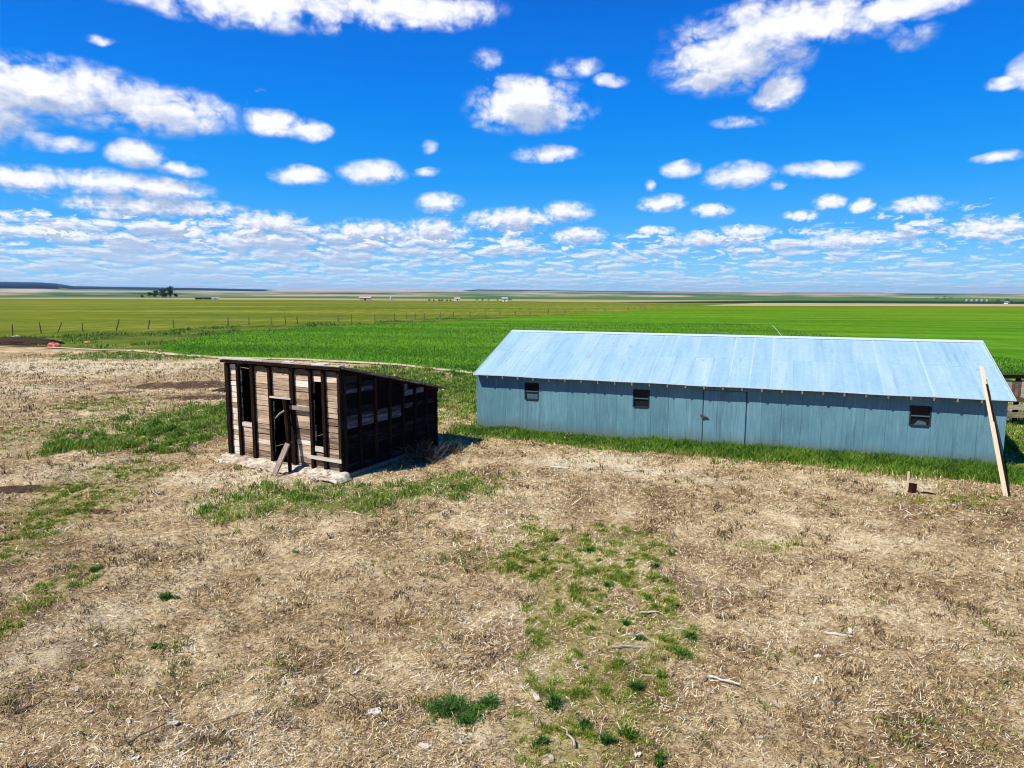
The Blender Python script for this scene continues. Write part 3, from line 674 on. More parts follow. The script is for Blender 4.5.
# ------------------------------------------------------------------ shed
shed = empty('shed', (SA[0], SA[1], 0), SH_TH, 'weathered open-fronted plank shed with a lean-to roof and exposed studs', 'shed')
W, D, HF, HB = 4.7, 4.6, 3.04, 1.98
def zr(v): return HF + (HB - HF) * v / D
holes = [(.60, 1.10, 1.20, 2.98), (1.97, 2.77, .12, 2.08), (3.64, 4.03, .78, 2.66)]
fw = MB(); z = .10
while z < HF - .05:
    hh = random.uniform(.13, .22); z1_ = min(z + hh, HF - .02)
    segs = [(.04, .54), (.545, W - .04)]
    for o in holes:
        if o[2] - .04 < (z + z1_) / 2 < o[3]:
            nw = []
            for s0_, s1_ in segs:
                if o[0] > s0_ and o[1] < s1_: nw += [(s0_, o[0] + random.uniform(-.03, .03)), (o[1] + random.uniform(-.03, .03), s1_)]
                else: nw.append((s0_, s1_))
            segs = nw
    # each board is butted on a stud
    for s0_, s1_ in segs:
        cut = s0_
        for st in (1.16, 1.92, 2.83, 3.58, W - .04):
            if cut < st < s1_ and random.random() < .45:
                fw.box(cut + .004, st - .004, .05 + random.uniform(-.006, .006), .078, z + .004 + random.uniform(0, .012), z1_ - random.uniform(.001, .012), random.gauss(.55, .2) + (.25 if st < .9 else 0)); cut = st
        fw.box(cut + .004, s1_ - (random.uniform(.05, .22) if random.random() < .10 else 0), .05 + random.uniform(-.006, .006), .078, z + .004 + random.uniform(0, .014), z1_ - random.uniform(.001, .016), min(1, max(0, random.gauss(.52, .2) + (.35 if cut < .3 else 0))), j=.006)
    z = z1_
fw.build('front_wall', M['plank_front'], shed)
def side_wall(u0, inward):
    sw_ = MB(); z = .08
    while z < HF:
        hh = random.uniform(.15, .23); z1_ = z + hh
        vmax = D - .05 if z1_ < HB else D * (HF - z1_) / (HF - HB) - .02
        if vmax > .2:
            v0 = .06
            while v0 < vmax - .05:
                v1 = min(vmax, v0 + random.choice([1.4, 2.0, 2.7, 3.4]))
                du = random.uniform(-.006, .006)
                if random.random() > .03: sw_.box(u0 + du, u0 + .026 + du, v0, v1 - .006, z + random.uniform(.003, .014), z1_ - random.uniform(.001, .01))
                v0 = v1
        z = z1_
    ft = MB()
    return sw_
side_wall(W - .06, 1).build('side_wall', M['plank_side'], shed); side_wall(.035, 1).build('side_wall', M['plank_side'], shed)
bw = MB(); z = .05
while z < HB - .03:
    hh = random.uniform(.16, .22); bw.box(.06, W - .06, D - .05, D - .024, z + .006, min(z + hh, HB - .02)); z += hh
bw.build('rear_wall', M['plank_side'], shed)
lin = MB(); lin.box(.09, W - .09, .10, D - .08, .02, .05, .1); lin.build('floor', M['blackout'], shed)  # floor coloured near black to stand in for the unlit interior
lin = MB(); lin.box(.07, W - .09, D - .075, D - .055, .05, zr(D) - .02, .1)  # added lining behind the planks, blocks light and blackens the openings
for u0 in (.066, W - .085):
    lin.add([(u0, .09, .06), (u0 + .015, .09, .06), (u0 + .015, D - .08, .06), (u0, D - .08, .06), (u0, .09, zr(.09) - .09), (u0 + .015, .09, zr(.09) - .09), (u0 + .015, D - .08, zr(D) - .09), (u0, D - .08, zr(D) - .09)],
            [(0, 3, 2, 1), (4, 5, 6, 7), (0, 1, 5, 4), (1, 2, 6, 5), (2, 3, 7, 6), (3, 0, 4, 7)], .1)
lin.build('blackout_lining', M['blackout'], shed)
def stud(u, z0_, z1_, wd=.10, tn=None):
    s = MB(); dx = random.uniform(-.02, .02); s.beam((u, 0, z0_), (u + dx, 0, z1_), wd, .085, (1, 0, 0), tn); s.build('stud', M['stud'], shed)
stud(.05, .02, HF - .03, .15, .1); stud(.54, .08, HF - .03, .1, .2); stud(1.16, .08, HF - .03, .12, .15); stud(1.92, .08, HF - .03, .10, .2); stud(2.83, .08, HF - .03, .14, .1); stud(3.58, .08, HF - .03, .1, .2); stud(4.08, .08, HF - .03, .11, .15); stud(W - .05, .02, HF - .03, .09, .55)
for v_ in (.13, .75, 1.45, 2.1, 2.75, 3.38, 4.0, 4.53):
    s = MB(); s.beam((W + .005, v_, .02), (W + .005 + random.uniform(-.01, .01), v_ + random.uniform(-.03, .03), zr(v_) - .03), .085, .075, (0, 1, 0), random.uniform(.1, .7)); s.build('stud', M['stud'], shed)
hd = MB(); hd.box(1.93, 2.80, -.055, -.012, 2.08, 2.13, .8); hd.build('door_header', M['pale_wood'], shed)
hd = MB(); hd.box(2.76, 3.56, -.075, -.045, 1.80, 1.92, .6, .006); hd.build('cross_plank', M['grey_wood'], shed)
hd = MB(); hd.box(3.40, W + .02, -.075, -.046, .42, .53, .7, .008); hd.build('cross_plank', M['pale_wood'], shed)
hd = MB(); hd.box(3.64, 4.03, .01, .045, .64, .79, .9, .004); hd.build('window_sill', M['pale_wood'], shed)
hd = MB(); hd.box(.6, 1.10, .01, .045, 1.08, 1.21, .8, .004); hd.build('window_sill', M['pale_wood'], shed)
hd = MB(); hd.box(1.95, 2.77, -.045, .04, .08, .15, .5, .01); hd.build('door_sill', M['grey_wood'], shed)
# base of broken concrete
us = np.linspace(-.32, W + .30, 84); vs_ = np.linspace(-.55, .03, 16); U_, V_ = np.meshgrid(us, vs_)
prof = .12 * sstep(-.28, -.05, V_ + .16 * (fbm(U_ * 1.6, V_ * 2, 3, 81) - .5)) + .06 * sstep(-.60, -.36, V_ + .30 * (fbm(U_ * 1.1, V_ * 0, 3, 82) - .5))
prof += .05 * (fbm(U_ * 5, V_ * 5, 3, 83) - .5); prof *= sstep(0, .12, U_ + .32) * sstep(0, .12, W + .30 - U_); prof += np.round(vnoise(U_ * 2.3, V_ * 1.2, 84) * 2) * .02
ii = np.arange(U_.size).reshape(U_.shape)
np_mesh('foundation', np.stack([U_, V_, prof - .045], -1).reshape(-1, 3), np.stack([ii[:-1, :-1], ii[:-1, 1:], ii[1:, 1:], ii[1:, :-1]], -1).reshape(-1, 4), None, M['concrete'], None, shed)
sl = MB(); sl.beam((W + .08, .1, .04), (W + .10, 2.9, .07), .10, .11, (1, 0, 0), .2); sl.build('sill_beam', M['grey_wood'], shed)
# roof of boards on rafters
rf = MB(); v_ = -.06
while v_ < D + .32:
    wd = random.uniform(.14, .2); u0 = -.12 + random.uniform(-.04, .03); u1 = W + .10 + random.uniform(-.03, .06)
    z_ = zr(v_) + .05; z2 = zr(v_ + wd) + .05; dz = random.uniform(0, .012)
    rf.add([(u0, v_, z_ + dz), (u1, v_, z_ + dz), (u1, v_ + wd - .01, z2 + dz), (u0, v_ + wd - .01, z2 + dz), (u0, v_, z_ + dz + .03), (u1, v_, z_ + dz + .03), (u1, v_ + wd - .01, z2 + dz + .03), (u0, v_ + wd - .01, z2 + dz + .03)],
           [(0, 3, 2, 1), (4, 5, 6, 7), (0, 1, 5, 4), (1, 2, 6, 5), (2, 3, 7, 6), (3, 0, 4, 7)])
    v_ += wd
roof = rf.build('roof', M['grey_wood'], shed)
fs_ = MB(); u = -.12
while u < W + .06:
    l = random.uniform(.5, 1.3); u2 = min(u + l, W + .12)
    fs_.box(u, u2 - .012, -.115, -.088, zr(-.09) - .01 + random.uniform(-.015, .012), zr(-.09) + .06, random.uniform(0, .25), .004); u = u2
fs_.build('fascia', M['stud'], roof)
tp = MB(); u = -.16
while u < W + .08:
    l = random.uniform(.3, .9); u2 = min(u + l, W + .12)
    tp.box(u, u2 - .01, -.125 - random.uniform(0, .02), .08, zr(-.09) + .092, zr(-.09) + .12 + random.uniform(0, .02), None, .008); u = u2
tp.build('edge_board', M['pale_wood'], roof)
rk = MB(); v_ = -.1
while v_ < D + .2:
    l = random.uniform(.15, .5); dz = random.uniform(-.01, .02)
    rk.beam((W + .06 + random.uniform(-.03, .03), v_, zr(v_) + .10 + dz), (W + .07, v_ + l + .01, zr(v_ + l) + .10 + dz), .07, .03, (1, 0, 0))
    v_ += l
rk.build('rake_board', M['grey_wood'], roof)
rr_ = MB()
for v2 in (.0,):
    for u in np.linspace(.1, W - .1, 9):
        rr_.beam((u, -.08, zr(-.08) - .02), (u, D + .2, zr(D + .2) - .02), .05, .11, (1, 0, 0), .2)
rr_.build('rafters', M['stud'], roof)

def shed_w(u, v, z): 
    c, s = math.cos(SH_TH), math.sin(SH_TH)
    return Vector((SA[0] + u * c - v * s, SA[1] + u * s + v * c, z))
# crooked post in the doorway and the board leaning in front of it
pz = MB(); pz.tube([shed_w(2.98, -.34, 0.0), shed_w(2.93, -.30, .7), shed_w(2.84, -.25, 1.4), shed_w(2.73, -.20, 2.10)], .055, .075, 7, .2)
pst = thing_mesh(pz, 'old_post', M['stud'], 'crooked dark post standing in front of the shed doorway', 'post')
ar = MB(); ar.tube([shed_w(2.80, -.29, 1.80), shed_w(2.62, -.31, 1.70), shed_w(2.46, -.33, 1.55)], .03, .022, 5, .7); ar.build('arm', M['grey_wood'], pst)
lb = MB(); lb.beam(shed_w(2.86, -.86, -.03), shed_w(3.02, -.42, .88), .19, .045, (math.cos(SH_TH), math.sin(SH_TH), 0), .6)
thing_mesh(lb, 'board', M['grey_wood'], 'short grey board leaning by the shed door', 'board', bevel=.004)
hs = MB(); hs.tube([shed_w(2.92, -.10, 1.48), shed_w(2.96, -.1, 1.2), shed_w(3.05, -.11, .88)], .014, .008, 5, .1)
thing_mesh(hs, 'lath', M['stud'], 'thin dark lath hanging on the shed front right of the door', 'lath')

# dry bush in the shade of the shed
def bush(name, c, n, rad, hgt, mat, label, cat, r0=.006):
    b = MB()
    for i in range(n):
        a = random.uniform(0, 6.283); q = Vector((random.gauss(0, rad * .3), random.gauss(0, rad * .3), 0)); pts = [q.copy()]
        d = Vector((math.cos(a), math.sin(a), random.uniform(.4, 1.6))).normalized(); ln = random.uniform(.5, 1) * hgt
        for k in range(4):
            q = q + d * ln / 4; d = (d + Vector((random.gauss(0, .35), random.gauss(0, .35), random.gauss(-.08, .25)))).normalized(); pts.append(Vector((q.x, q.y, max(q.z, .02))))
        b.tube(pts, r0, r0 * .4, 3)
    o = b.build(name, mat); o.location = (c[0], c[1], gp(c[0], c[1]) - .02); return tag(o, label, cat)
q = shed_w(5.35, 2.9, 0); bush('dry_bush', (q.x, q.y), 150, .9, .95, M['twig'], 'tangled dry brown bush beside the dark shed wall', 'bush', .009)
q = shed_w(5.7, 4.1, 0); bush('dry_bush', (q.x, q.y), 60, .6, .7, M['twig'], 'smaller dry bush at the rear corner of the shed', 'bush', .008)
q = shed_w(5.3, 1.75, 0); bush('dry_weed', (q.x, q.y), 25, .4, .5, M['twig'], 'sparse dry weed stalks near the middle of the dark shed wall', 'weed', .007)

# ------------------------------------------------------------------ block and stake in the yard
bz = gp(10.58, 17.6)
b_ = MB(); b_.beam((10.58, 17.58, bz - .02), (10.60, 17.6, bz + .24), .15, .14, (1, .2, 0), .4)
thing_mesh(b_, 'wood_block', M['rust'], 'dark red-brown block standing on the pale ground before the barn', 'block', bevel=.012)
b_ = MB(); b_.beam((10.53, 17.72, bz - .02), (10.56, 17.76, bz + .52), .045, .03, (1, 0, 0), .6)
thing_mesh(b_, 'stake', M['timber'], 'thin pale stake upright behind the red-brown block', 'stake')
b_ = MB(); b_.tube([(10.66, 17.42, bz + .03), (10.85, 17.40, bz + .05), (11.05, 17.33, bz + .02)], .035, .02, 5, .3)
thing_mesh(b_, 'branch', M['rust'], 'short dark branch lying at the foot of the red-brown block', 'branch')

# ------------------------------------------------------------------ board fence beyond the barn
fx, fy = 17.9, 26.9
cf = empty('board_fence', (fx, fy, 0), 0.03, 'tall wooden board fence beyond the right end of the barn', 'fence')
for k in range(6):
    p = MB(); p.box(k * 2.2, k * 2.2 + .14, .04, .18, -.1, 1.9); p.build('post', M['stud'], cf, .01)
c = MB(); c.box(-.1, 11.4, -.09, .16, 1.88, 2.02, .1); c.build('cap_rail', M['stud'], cf)
vb = MB(); u = -.05
while u < 11.3:
    wd = random.uniform(.11, .2); vb.box(u, u + wd - .014, -.03, -.004, 1.14 + random.uniform(-.03, .03), 1.83 + random.uniform(-.05, .03)); u += wd
vb.build('upper_boards', M['fence_wood'], cf)
for z0_, z1_ in ((.93, 1.10), (.62, .82), (.28, .50)):
    r_ = MB(); u = -.1
    while u < 11.3:
        l = random.uniform(2.2, 3.6); r_.box(u, min(u + l, 11.4) - .01, -.035, .0, z0_ + random.uniform(-.02, .02), z1_ + random.uniform(-.02, .02), None, .006); u += l
    r_.build('rail', M['fence_wood'], cf)
# crumpled sheet in the weeds
def lump(name, c, sx, sy, sz, mat, label, cat, seed, sub=3, rough=.35):
    bm = bmesh.new(); bmesh.ops.create_icosphere(bm, subdivisions=sub, radius=1)
    for v in bm.verts:
        n_ = float(fbm(np.array([v.co.x * 2 + 5]), np.array([v.co.y * 2 + v.co.z * 1.3]), 3, seed)[0]) - .5
        v.co = Vector((v.co.x * sx, v.co.y * sy, max(-.05, v.co.z * sz))) * (1 + rough * 2 * n_)
    me = bpy.data.meshes.new(name); bm.to_mesh(me); bm.free(); me.materials.append(mat)
    o = bpy.data.objects.new(name, me); COL.objects.link(o); o.location = c; return tag(o, label, cat)
lump('tarp', (19.75, 24.6, 0), .42, .35, .36, M['tarp'], 'grey-blue crumpled sheet in the weeds by the board fence', 'sheet', 71)
lump('plastic_heap', (-43.9, 65.6, .03), .55, .45, .40, M['orange'], 'salmon orange crumpled heap beside the dark dirt bank', 'plastic heap', 72, 3, .5)
lump('plastic_scrap', (-43.6, 70.4, .08), .5, .3, .12, M['orange'], 'flat trailing orange scrap in the ditch grass behind the orange heap', 'plastic scrap', 73, 3, .5)
M['dirt'] = plain('dark_spoil', (.05, .034, .022), .95, 0, .5, 3)
o = lump('dirt_bank', (-49.6, 69.0, 0), 4.6, 1.8, .75, M['dirt'], 'long dark brown heap of dirt at the edge of the pasture', 'dirt heap', 74, 4, .3)
o = lump('dirt_mound', (-15.0, 36.2, 0), .9, .5, .16, M['dirt'], 'low brown mound of soil in the straw behind the shed', 'dirt heap', 75, 4, .3)
lump('rock', (-56.0, 77.5, .05), .7, .5, .3, M['concrete'], 'pale rock lying by the fence left of the dirt bank', 'rock', 76)

# ------------------------------------------------------------------ wire fence between pasture and crop
FP = [(-76, 62), (-68, 73), (-60.59, 83.14), (-60.0, 87.38), (-59.0, 88.9), (-56.92, 90.96), (-54.74, 94.8), (-52.51, 98.96), (-50.24, 101.98), (-45.63, 110.29), (-43.26, 112.91), (-40.01, 114.19), (-38.25, 116.18), (-36.57, 117.05), (-31.32, 123.96), (-29.21, 124.96), (-25.71, 128.82), (-22.74, 132.89), (-20.66, 135.05), (-19.24, 136.18), (-17.64, 138.41), (-14.8, 143.07), (-12.62, 146.77), (-9.2, 150.1), (-6.06, 153.56), (-2.78, 157.18), (.67, 160.97), (4.3, 165.72), (8.9, 170.81), (13.66, 177.96), (19.86, 187.75), (26.79, 198.67), (36.35, 216.14), (38.73, 218.97), (41.18, 221.87), (43.35, 224.83)]
tilt = {4: .55, 6: .35, 7: .25, 3: -.1, 12: -.12}
fen = empty('wire_fence', (*FP[2], 0), 0, 'long wire fence of thin leaning posts between pasture and green crop', 'fence')
tops = []
for i, (fx_, fy_) in enumerate(FP):
    p = MB(); lx = tilt.get(i, random.uniform(-.06, .06)); hh = random.uniform(1.1, 1.4) * (1 if i % 3 else 1.12); r_ = random.uniform(.055, .085)
    b0 = Vector((fx_ - FP[2][0], fy_ - FP[2][1], 0)); p.tube([b0 + Vector((0, 0, -.1)), b0 + Vector((lx * hh, 0, hh))], r_, r_ * .85, 7); p.build('post', M['post'], fen)
    tops.append((b0, lx, hh))
for k in range(3):
    wv = MB(); wv.tube([b0 + Vector((lx * hh * (.35 + .28 * k), -.07, hh * (.35 + .28 * k))) for b0, lx, hh in tops], .006, .006, 3); wv.build('wire', M['wire'], fen)
# thin pale pole standing in the crop beyond the barn
b_ = MB(); b_.tube([(32.3, 81.7, 0), (31.85, 82.2, .8), (31.4, 82.8, 1.45)], .03, .02, 6, .9)
thing_mesh(b_, 'marker_pole', M['chip'], 'thin pale leaning pole in the crop behind the barn roof', 'pole')

# ------------------------------------------------------------------ far farmsteads
def tree(loc, hgt, wid, label, group, seed, n=1100):
    root = empty('tree', loc, 0, label, 'tree', group); r0 = np.random.default_rng(seed)
    tr = MB(); tr.tube([(0, 0, -.2), (.05 * hgt * r0.normal(0, .3), 0, hgt * .45), (0, 0, hgt * .8)], hgt * .03, hgt * .008, 6)
    for k in range(6):
        a = r0.uniform(0, 6.28); z0_ = hgt * r0.uniform(.25, .6); tr.tube([(0, 0, z0_), (math.cos(a) * wid * .3, math.sin(a) * wid * .3, z0_ + hgt * .2)], hgt * .012, hgt * .004, 5)
    tr.build('trunk', M['bark'], root)
    k = 14; cz = r0.uniform(.25, .95, k) * hgt; rad = wid * .5 * (1 - .55 * (cz / hgt)); ca_ = r0.uniform(0, 6.28, k)
    cen = np.stack([np.cos(ca_) * rad * .6, np.sin(ca_) * rad * .6, cz], -1); pick = r0.integers(0, k, n)
    c = cen[pick] + r0.normal(0, 1, (n, 3)) * np.array([wid * .14, wid * .14, hgt * .06]); c[:, 2] = np.clip(c[:, 2], .3, hgt)
    d1 = r0.normal(0, 1, (n, 3)); d1 /= np.linalg.norm(d1, axis=1)[:, None]; d2 = np.cross(d1, r0.normal(0, 1, (n, 3))); d2 /= np.linalg.norm(d2, axis=1)[:, None]
    sz = r0.uniform(.03, .065, n)[:, None] * hgt
    v = np.stack([c - d1 * sz, c + d2 * sz * .6, c + d1 * sz, c - d2 * sz * .6], 1).reshape(-1, 3)
    np_mesh('crown', v, np.arange(n)[:, None] * 4 + np.arange(4), None, M['leaf'], {'tint': np.repeat(np.clip(r0.normal(.45, .25, n), 0, 1), 4)}, root)
    return root
for i, (dx, hh, ww, lb_) in enumerate([(-11, 5.0, 4, 'leftmost, low tree of the grove on the far left plain'), (-6.5, 7.0, 5, 'rounded second tree from the left in the far left grove'), (-1.5, 7.6, 5.5, 'broad third tree from the left in the far left grove'), (3.0, 8.2, 5, 'dense tree left of the tallest one in the far left grove'), (7.5, 10.2, 5, 'tallest tree of the far left grove, standing near its right end'), (12, 4.4, 3.6, 'small rightmost tree of the far left grove'), (-19, 3.4, 3, 'small bush standing apart just left of the far grove')]):
    tree((-361 + dx * 1.05, 710 + (i % 3) * 3, 0), hh * 1.15, ww * 1.35, lb_, 'grove on the far left plain', 100 + i)
def shed_far(name, loc, rz, l, w_, h_, wallm, roofm, label, cat='building', roof_h=None):
    root = empty(name, (*loc, 0), rz, label, cat); rh = h_ * .45 if roof_h is None else roof_h
    wl = MB(); wl.box(-l / 2, l / 2, -w_ / 2, w_ / 2, -.1, h_, .5); wl.build('wall', wallm, root)
    r = MB(); e = .3
    vs = [(-l / 2 - e, -w_ / 2 - e, h_ + .02), (l / 2 + e, -w_ / 2 - e, h_ + .02), (l / 2 + e, w_ / 2 + e, h_ + .02), (-l / 2 - e, w_ / 2 + e, h_ + .02), (-l / 2 - e, 0, h_ + rh), (l / 2 + e, 0, h_ + rh)]
    r.add(vs, [(0, 3, 2, 1), (0, 1, 5, 4), (2, 3, 4, 5), (0, 4, 3), (1, 2, 5)], .5); r.build('roof', roofm, root)
    d = MB(); d.box(-l * .08, l * .08, -w_ / 2 - .06, -w_ / 2 - .003, 0, h_ * .8, .3); d.build('door', M['dark_wall'] if wallm is not M['dark_wall'] else M['grey_wood'], root)
    return root
shed_far('long_shed', (-247, 552), .4, 12, 4, 1.1, M['dark_wall'], M['dark_wall'], 'long low dark shed on the far left plain', roof_h=.5)
shed_far('trailer', (-237.5, 552), .4, 5.2, 2.5, 1.2, M['white_wall'], M['white_wall'], 'small white building right of the long dark shed', roof_h=.3)
shed_far('hay_shed', (-108, 508), .1, 8, 5, 1.9, M['tan_wall'], M['tan_wall'], 'low tan building far out on the middle plain', roof_h=.9)
def bin_(loc, r, h_, label, group=None, name='grain_bin'):
    root = empty(name, (*loc, 0), 0, label, 'grain bin', group); b = MB(); b.tube([(0, 0, 0), (0, 0, h_)], r, r, 14); b.build('wall', M['bin_steel'], root)
    c = MB(); n_ = 14; vs = [(r * 1.05 * math.cos(6.2832 * k / n_), r * 1.05 * math.sin(6.2832 * k / n_), h_ + .01) for k in range(n_)] + [(0, 0, h_ + r * .55)]
    c.add(vs, [(k, (k + 1) % n_, n_) for k in range(n_)] + [tuple(range(n_ - 1, -1, -1))], .6); c.build('roof', M['bin_steel'], root); return root
bin_((-90, 512), .8, 2.6, 'lone white grain bin right of the low tan building')
shed_far('farmhouse', (-38.9, 489), .2, 3.4, 3, 1.6, M['white_wall'], M['tan_wall'], 'tiny white house right of the dark cattle on the plain', roof_h=.9)
shed_far('farmhouse', (-5.0, 466), .0, 3.6, 3.5, 1.7, M['white_wall'], M['grey_roof'], 'white farmhouse between the trees at the middle of the horizon', roof_h=1.2)
for i, (tx, ty, hh, ww, lb_) in enumerate([(-24, 468, 1.9, 3.2, 'low shrubby tree at the left end of the middle farmstead'), (-20, 465, 2.2, 3.0, 'second shrubby tree from the left at the middle farmstead'), (-16, 467, 1.7, 3.0, 'third shrubby tree from the left at the middle farmstead'), (-10, 466, 1.9, 2.6, 'bush close on the left of the white farmhouse'), (-1.5, 466, 2.5, 3.4, 'taller tree close on the right of the white farmhouse')]):
    tree((tx, ty, 0), hh, ww, lb_, 'trees of the middle farmstead', 130 + i, 260)
# cattle: body, legs and head in one skin
def cow(loc, rz, label):
    bm = bmesh.new()
    def ell(c, s):
        r = bmesh.ops.create_icosphere(bm, subdivisions=2, radius=1); bmesh.ops.scale(bm, vec=s, verts=r['verts']); bmesh.ops.translate(bm, vec=c, verts=r['verts'])
    ell((0, 0, 1.0), (.95, .34, .42)); ell((.95, 0, 1.05), (.38, .2, .25)); ell((1.32, 0, .95), (.3, .14, .16))
    for sx in (-.65, .6):
        for sy in (-.2, .2):
            r = bmesh.ops.create_cone(bm, segments=6, radius1=.08, radius2=.14, depth=.8, cap_ends=True); bmesh.ops.translate(bm, vec=(sx, sy, .4), verts=r['verts'])
    me = bpy.data.meshes.new('cow'); bm.to_mesh(me); bm.free(); me.materials.append(M['cow'])
    o = bpy.data.objects.new('cow', me); COL.objects.link(o); o.location = (*loc, 0); o.rotation_euler = (0, 0, rz)
    md = o.modifiers.new('r', 'REMESH'); md.mode = 'VOXEL'; md.voxel_size = .07
    return tag(o, label, 'cow', 'dark cattle on the middle plain')
for i, dx in enumerate((-6, -3.2, 0.3, 2.2, 5.5, 8)):
    cow((-48.7 + dx, 455 + (i * 7) % 5), (i * 2.1) % 6.28, 'dark cow grazing in the herd left of the tiny white house')
for k in range(5):
    bin_((353.5 + k * 3.6, 537 - k * .5), 0.75, 1.45, 'steel grain bin in the row of five on the far right plain', 'grain bins on the far right plain')
for i, (tx, ty, hh, ww, lb_) in enumerate([(424, 690, 3.2, 6.5, 'low tree at the left of the far right windbreak'), (432, 690, 3.8, 6.5, 'middle tree of the far right windbreak'), (440, 692, 3.3, 6.5, 'right tree of the far right windbreak'), (277.5, 394, 2.8, 3.2, 'dark tree left of the white shed at the right edge'), (282.8, 394, 3.2, 3.4, 'taller dark tree behind the white shed at the right edge'), (286.3, 395, 1.9, 2.2, 'small dark tree right of the white shed at the right edge')]):
    tree((tx, ty, 0), hh, ww, lb_, 'trees on the far right plain', 150 + i, 240)
shed_far('farm_shed', (280.3, 391), .5, 1.8, 2, 1.0, M['white_wall'], M['grey_roof'], 'tiny white shed among dark trees at the right edge', roof_h=.6)

# ------------------------------------------------------------------ sticks, chips and tufts in the yard
def stick(x_, y_, ln, ang, r, mat, label, cat, name, group=None, flat=False):
    z_ = gp(x_, y_); b = MB(); d = Vector((math.cos(ang), math.sin(ang), 0)); n_ = Vector((-d.y, d.x, 0))
    if flat:
        k = 5; up = []; 
        for i in range(k + 1):
            t_ = i / k - .5; w_ = r * (1 + random.uniform(-.35, .35)) * (1 if 0 < i < k else .6); up.append((d * t_ * ln + n_ * w_, d * t_ * ln - n_ * w_))
        vs = []; h_ = .018
        for a0, a1 in up:
            zz = random.uniform(.02, .045); vs += [a0 + Vector((0, 0, zz)), a1 + Vector((0, 0, zz)), a0 + Vector((0, 0, zz - h_)), a1 + Vector((0, 0, zz - h_))]
        fs = []
        for i in range(k):
            q_ = i * 4; fs += [(q_, q_ + 1, q_ + 5, q_ + 4), (q_ + 2, q_ + 6, q_ + 7, q_ + 3), (q_, q_ + 4, q_ + 6, q_ + 2), (q_ + 1, q_ + 3, q_ + 7, q_ + 5)]
        fs += [(0, 2, 3, 1), (k * 4, k * 4 + 1, k * 4 + 3, k * 4 + 2)]
        b.add(vs, fs)
    else:
        pts = []
        for i in range(6):
            t_ = i / 5 - .5; pts.append(d * t_ * ln + n_ * random.gauss(0, ln * .035) + Vector((0, 0, r + .015 + random.uniform(0, .02))))
        b.tube(pts, r, r * .55, 6)
    o = b.build(name, mat); o.location = (x_, y_, z_); return tag(o, label, cat, group)
CH, BR = M['chip'], M['brown_stick']
for a in [
    (5.02, 9.92, .40, -.35, .022, CH, 'long bleached wood splinter in the right of the yard', 'wood scrap', 'wood_scrap', None, True),
    (5.22, 9.98, .20, 1.2, .022, CH, 'short pale splinter crossing the end of the long bleached one', 'wood scrap', 'wood_scrap', None, True),
    (2.86, 8.60, .40, -.55, .017, CH, 'grey-white stick right of the grassy patch, near a short brown one', 'stick', 'stick', None, False),
    (2.58, 8.62, .22, .9, .016, BR, 'short brown stick beside the grey-white stick', 'stick', 'stick', None, False),
    (1.71, 9.45, .48, -.03, .015, CH, 'straight pale stick lying across the grassy patch', 'stick', 'stick', None, False),
    (.68, 7.40, .36, 1.9, .016, CH, 'pale stick beside dark tufts at the bottom of the grassy patch', 'stick', 'stick', None, False),
    (.31, 8.24, .26, 1.9, .03, CH, 'stubby white stick left of the grassy patch', 'stick', 'stick', None, True),
    (-4.30, 7.45, .50, .95, .014, BR, 'long brown twig at the bottom left of the yard', 'twig', 'twig', None, False),
    (-4.12, 7.72, .16, -.2, .03, CH, 'white flake beside the upper end of the long brown twig', 'wood scrap', 'wood_scrap', None, True),
    (-3.75, 7.35, .34, 1.1, .016, CH, 'thin forked-looking pale twig right of the long brown twig', 'twig', 'twig', None, False),
    (-3.55, 7.75, .42, .6, .013, BR, 'slender brown twig running up from the pale twig', 'twig', 'twig', None, False),
    (-3.2, 7.05, .22, 1.2, .016, CH, 'small pale twig low in the left half of the yard', 'twig', 'twig', None, False),
    (-1.72, 7.95, .18, .2, .06, CH, 'broad pale flake of wood left of the big dark weed', 'wood scrap', 'wood_scrap', None, True),
    (-1.0, 7.25, .14, -.5, .032, CH, 'small white chunk below the big dark weed', 'wood scrap', 'wood_scrap', None, True),
    (2.26, 10.6, .30, .1, .02, CH, 'pale stick on the bare soil right of the grassy patch', 'stick', 'stick', None, False),
    (3.79, 19.76, .95, .05, .03, CH, 'long pale stick on the light ground before the barn grass', 'stick', 'stick', None, False),
    (1.42, 19.9, .55, -.3, .03, CH, 'pale stick on the light ground between shed and barn', 'stick', 'stick', None, False),
    (-6.07, 8.0, .3, .9, .018, BR, 'brown twig at the left edge of the yard', 'twig', 'twig', None, False)]:
    stick(*a)
for x_, y_ in [(-4.62, 7.7), (-5.65, 8.37), (-4.26, 7.05), (-5.2, 7.9), (6.07, 9.98), (.43, 7.05), (1.45, 7.1), (-.59, 7.34), (3.98, 8.28), (3.35, 8.1), (3.89, 11.36), (-1.34, 9.46), (-2.15, 8.82), (2.9, 7.4), (5.6, 8.9), (4.4, 9.3), (-3.1, 8.6), (-6.2, 9.6), (7.6, 12.6), (-.9, 10.4), (4.2, 12.4), (6.9, 16.2), (5.0, 15.4), (1.9, 16.5), (.2, 17.6)]:
    stick(x_ + random.uniform(-.05, .05), y_, random.uniform(.05, .13), random.uniform(0, 3.1), random.uniform(.010, .022), CH, 'small bleached wood chip lying loose on the straw', 'wood chip', 'wood_chip', 'bleached wood chips in the yard', True)

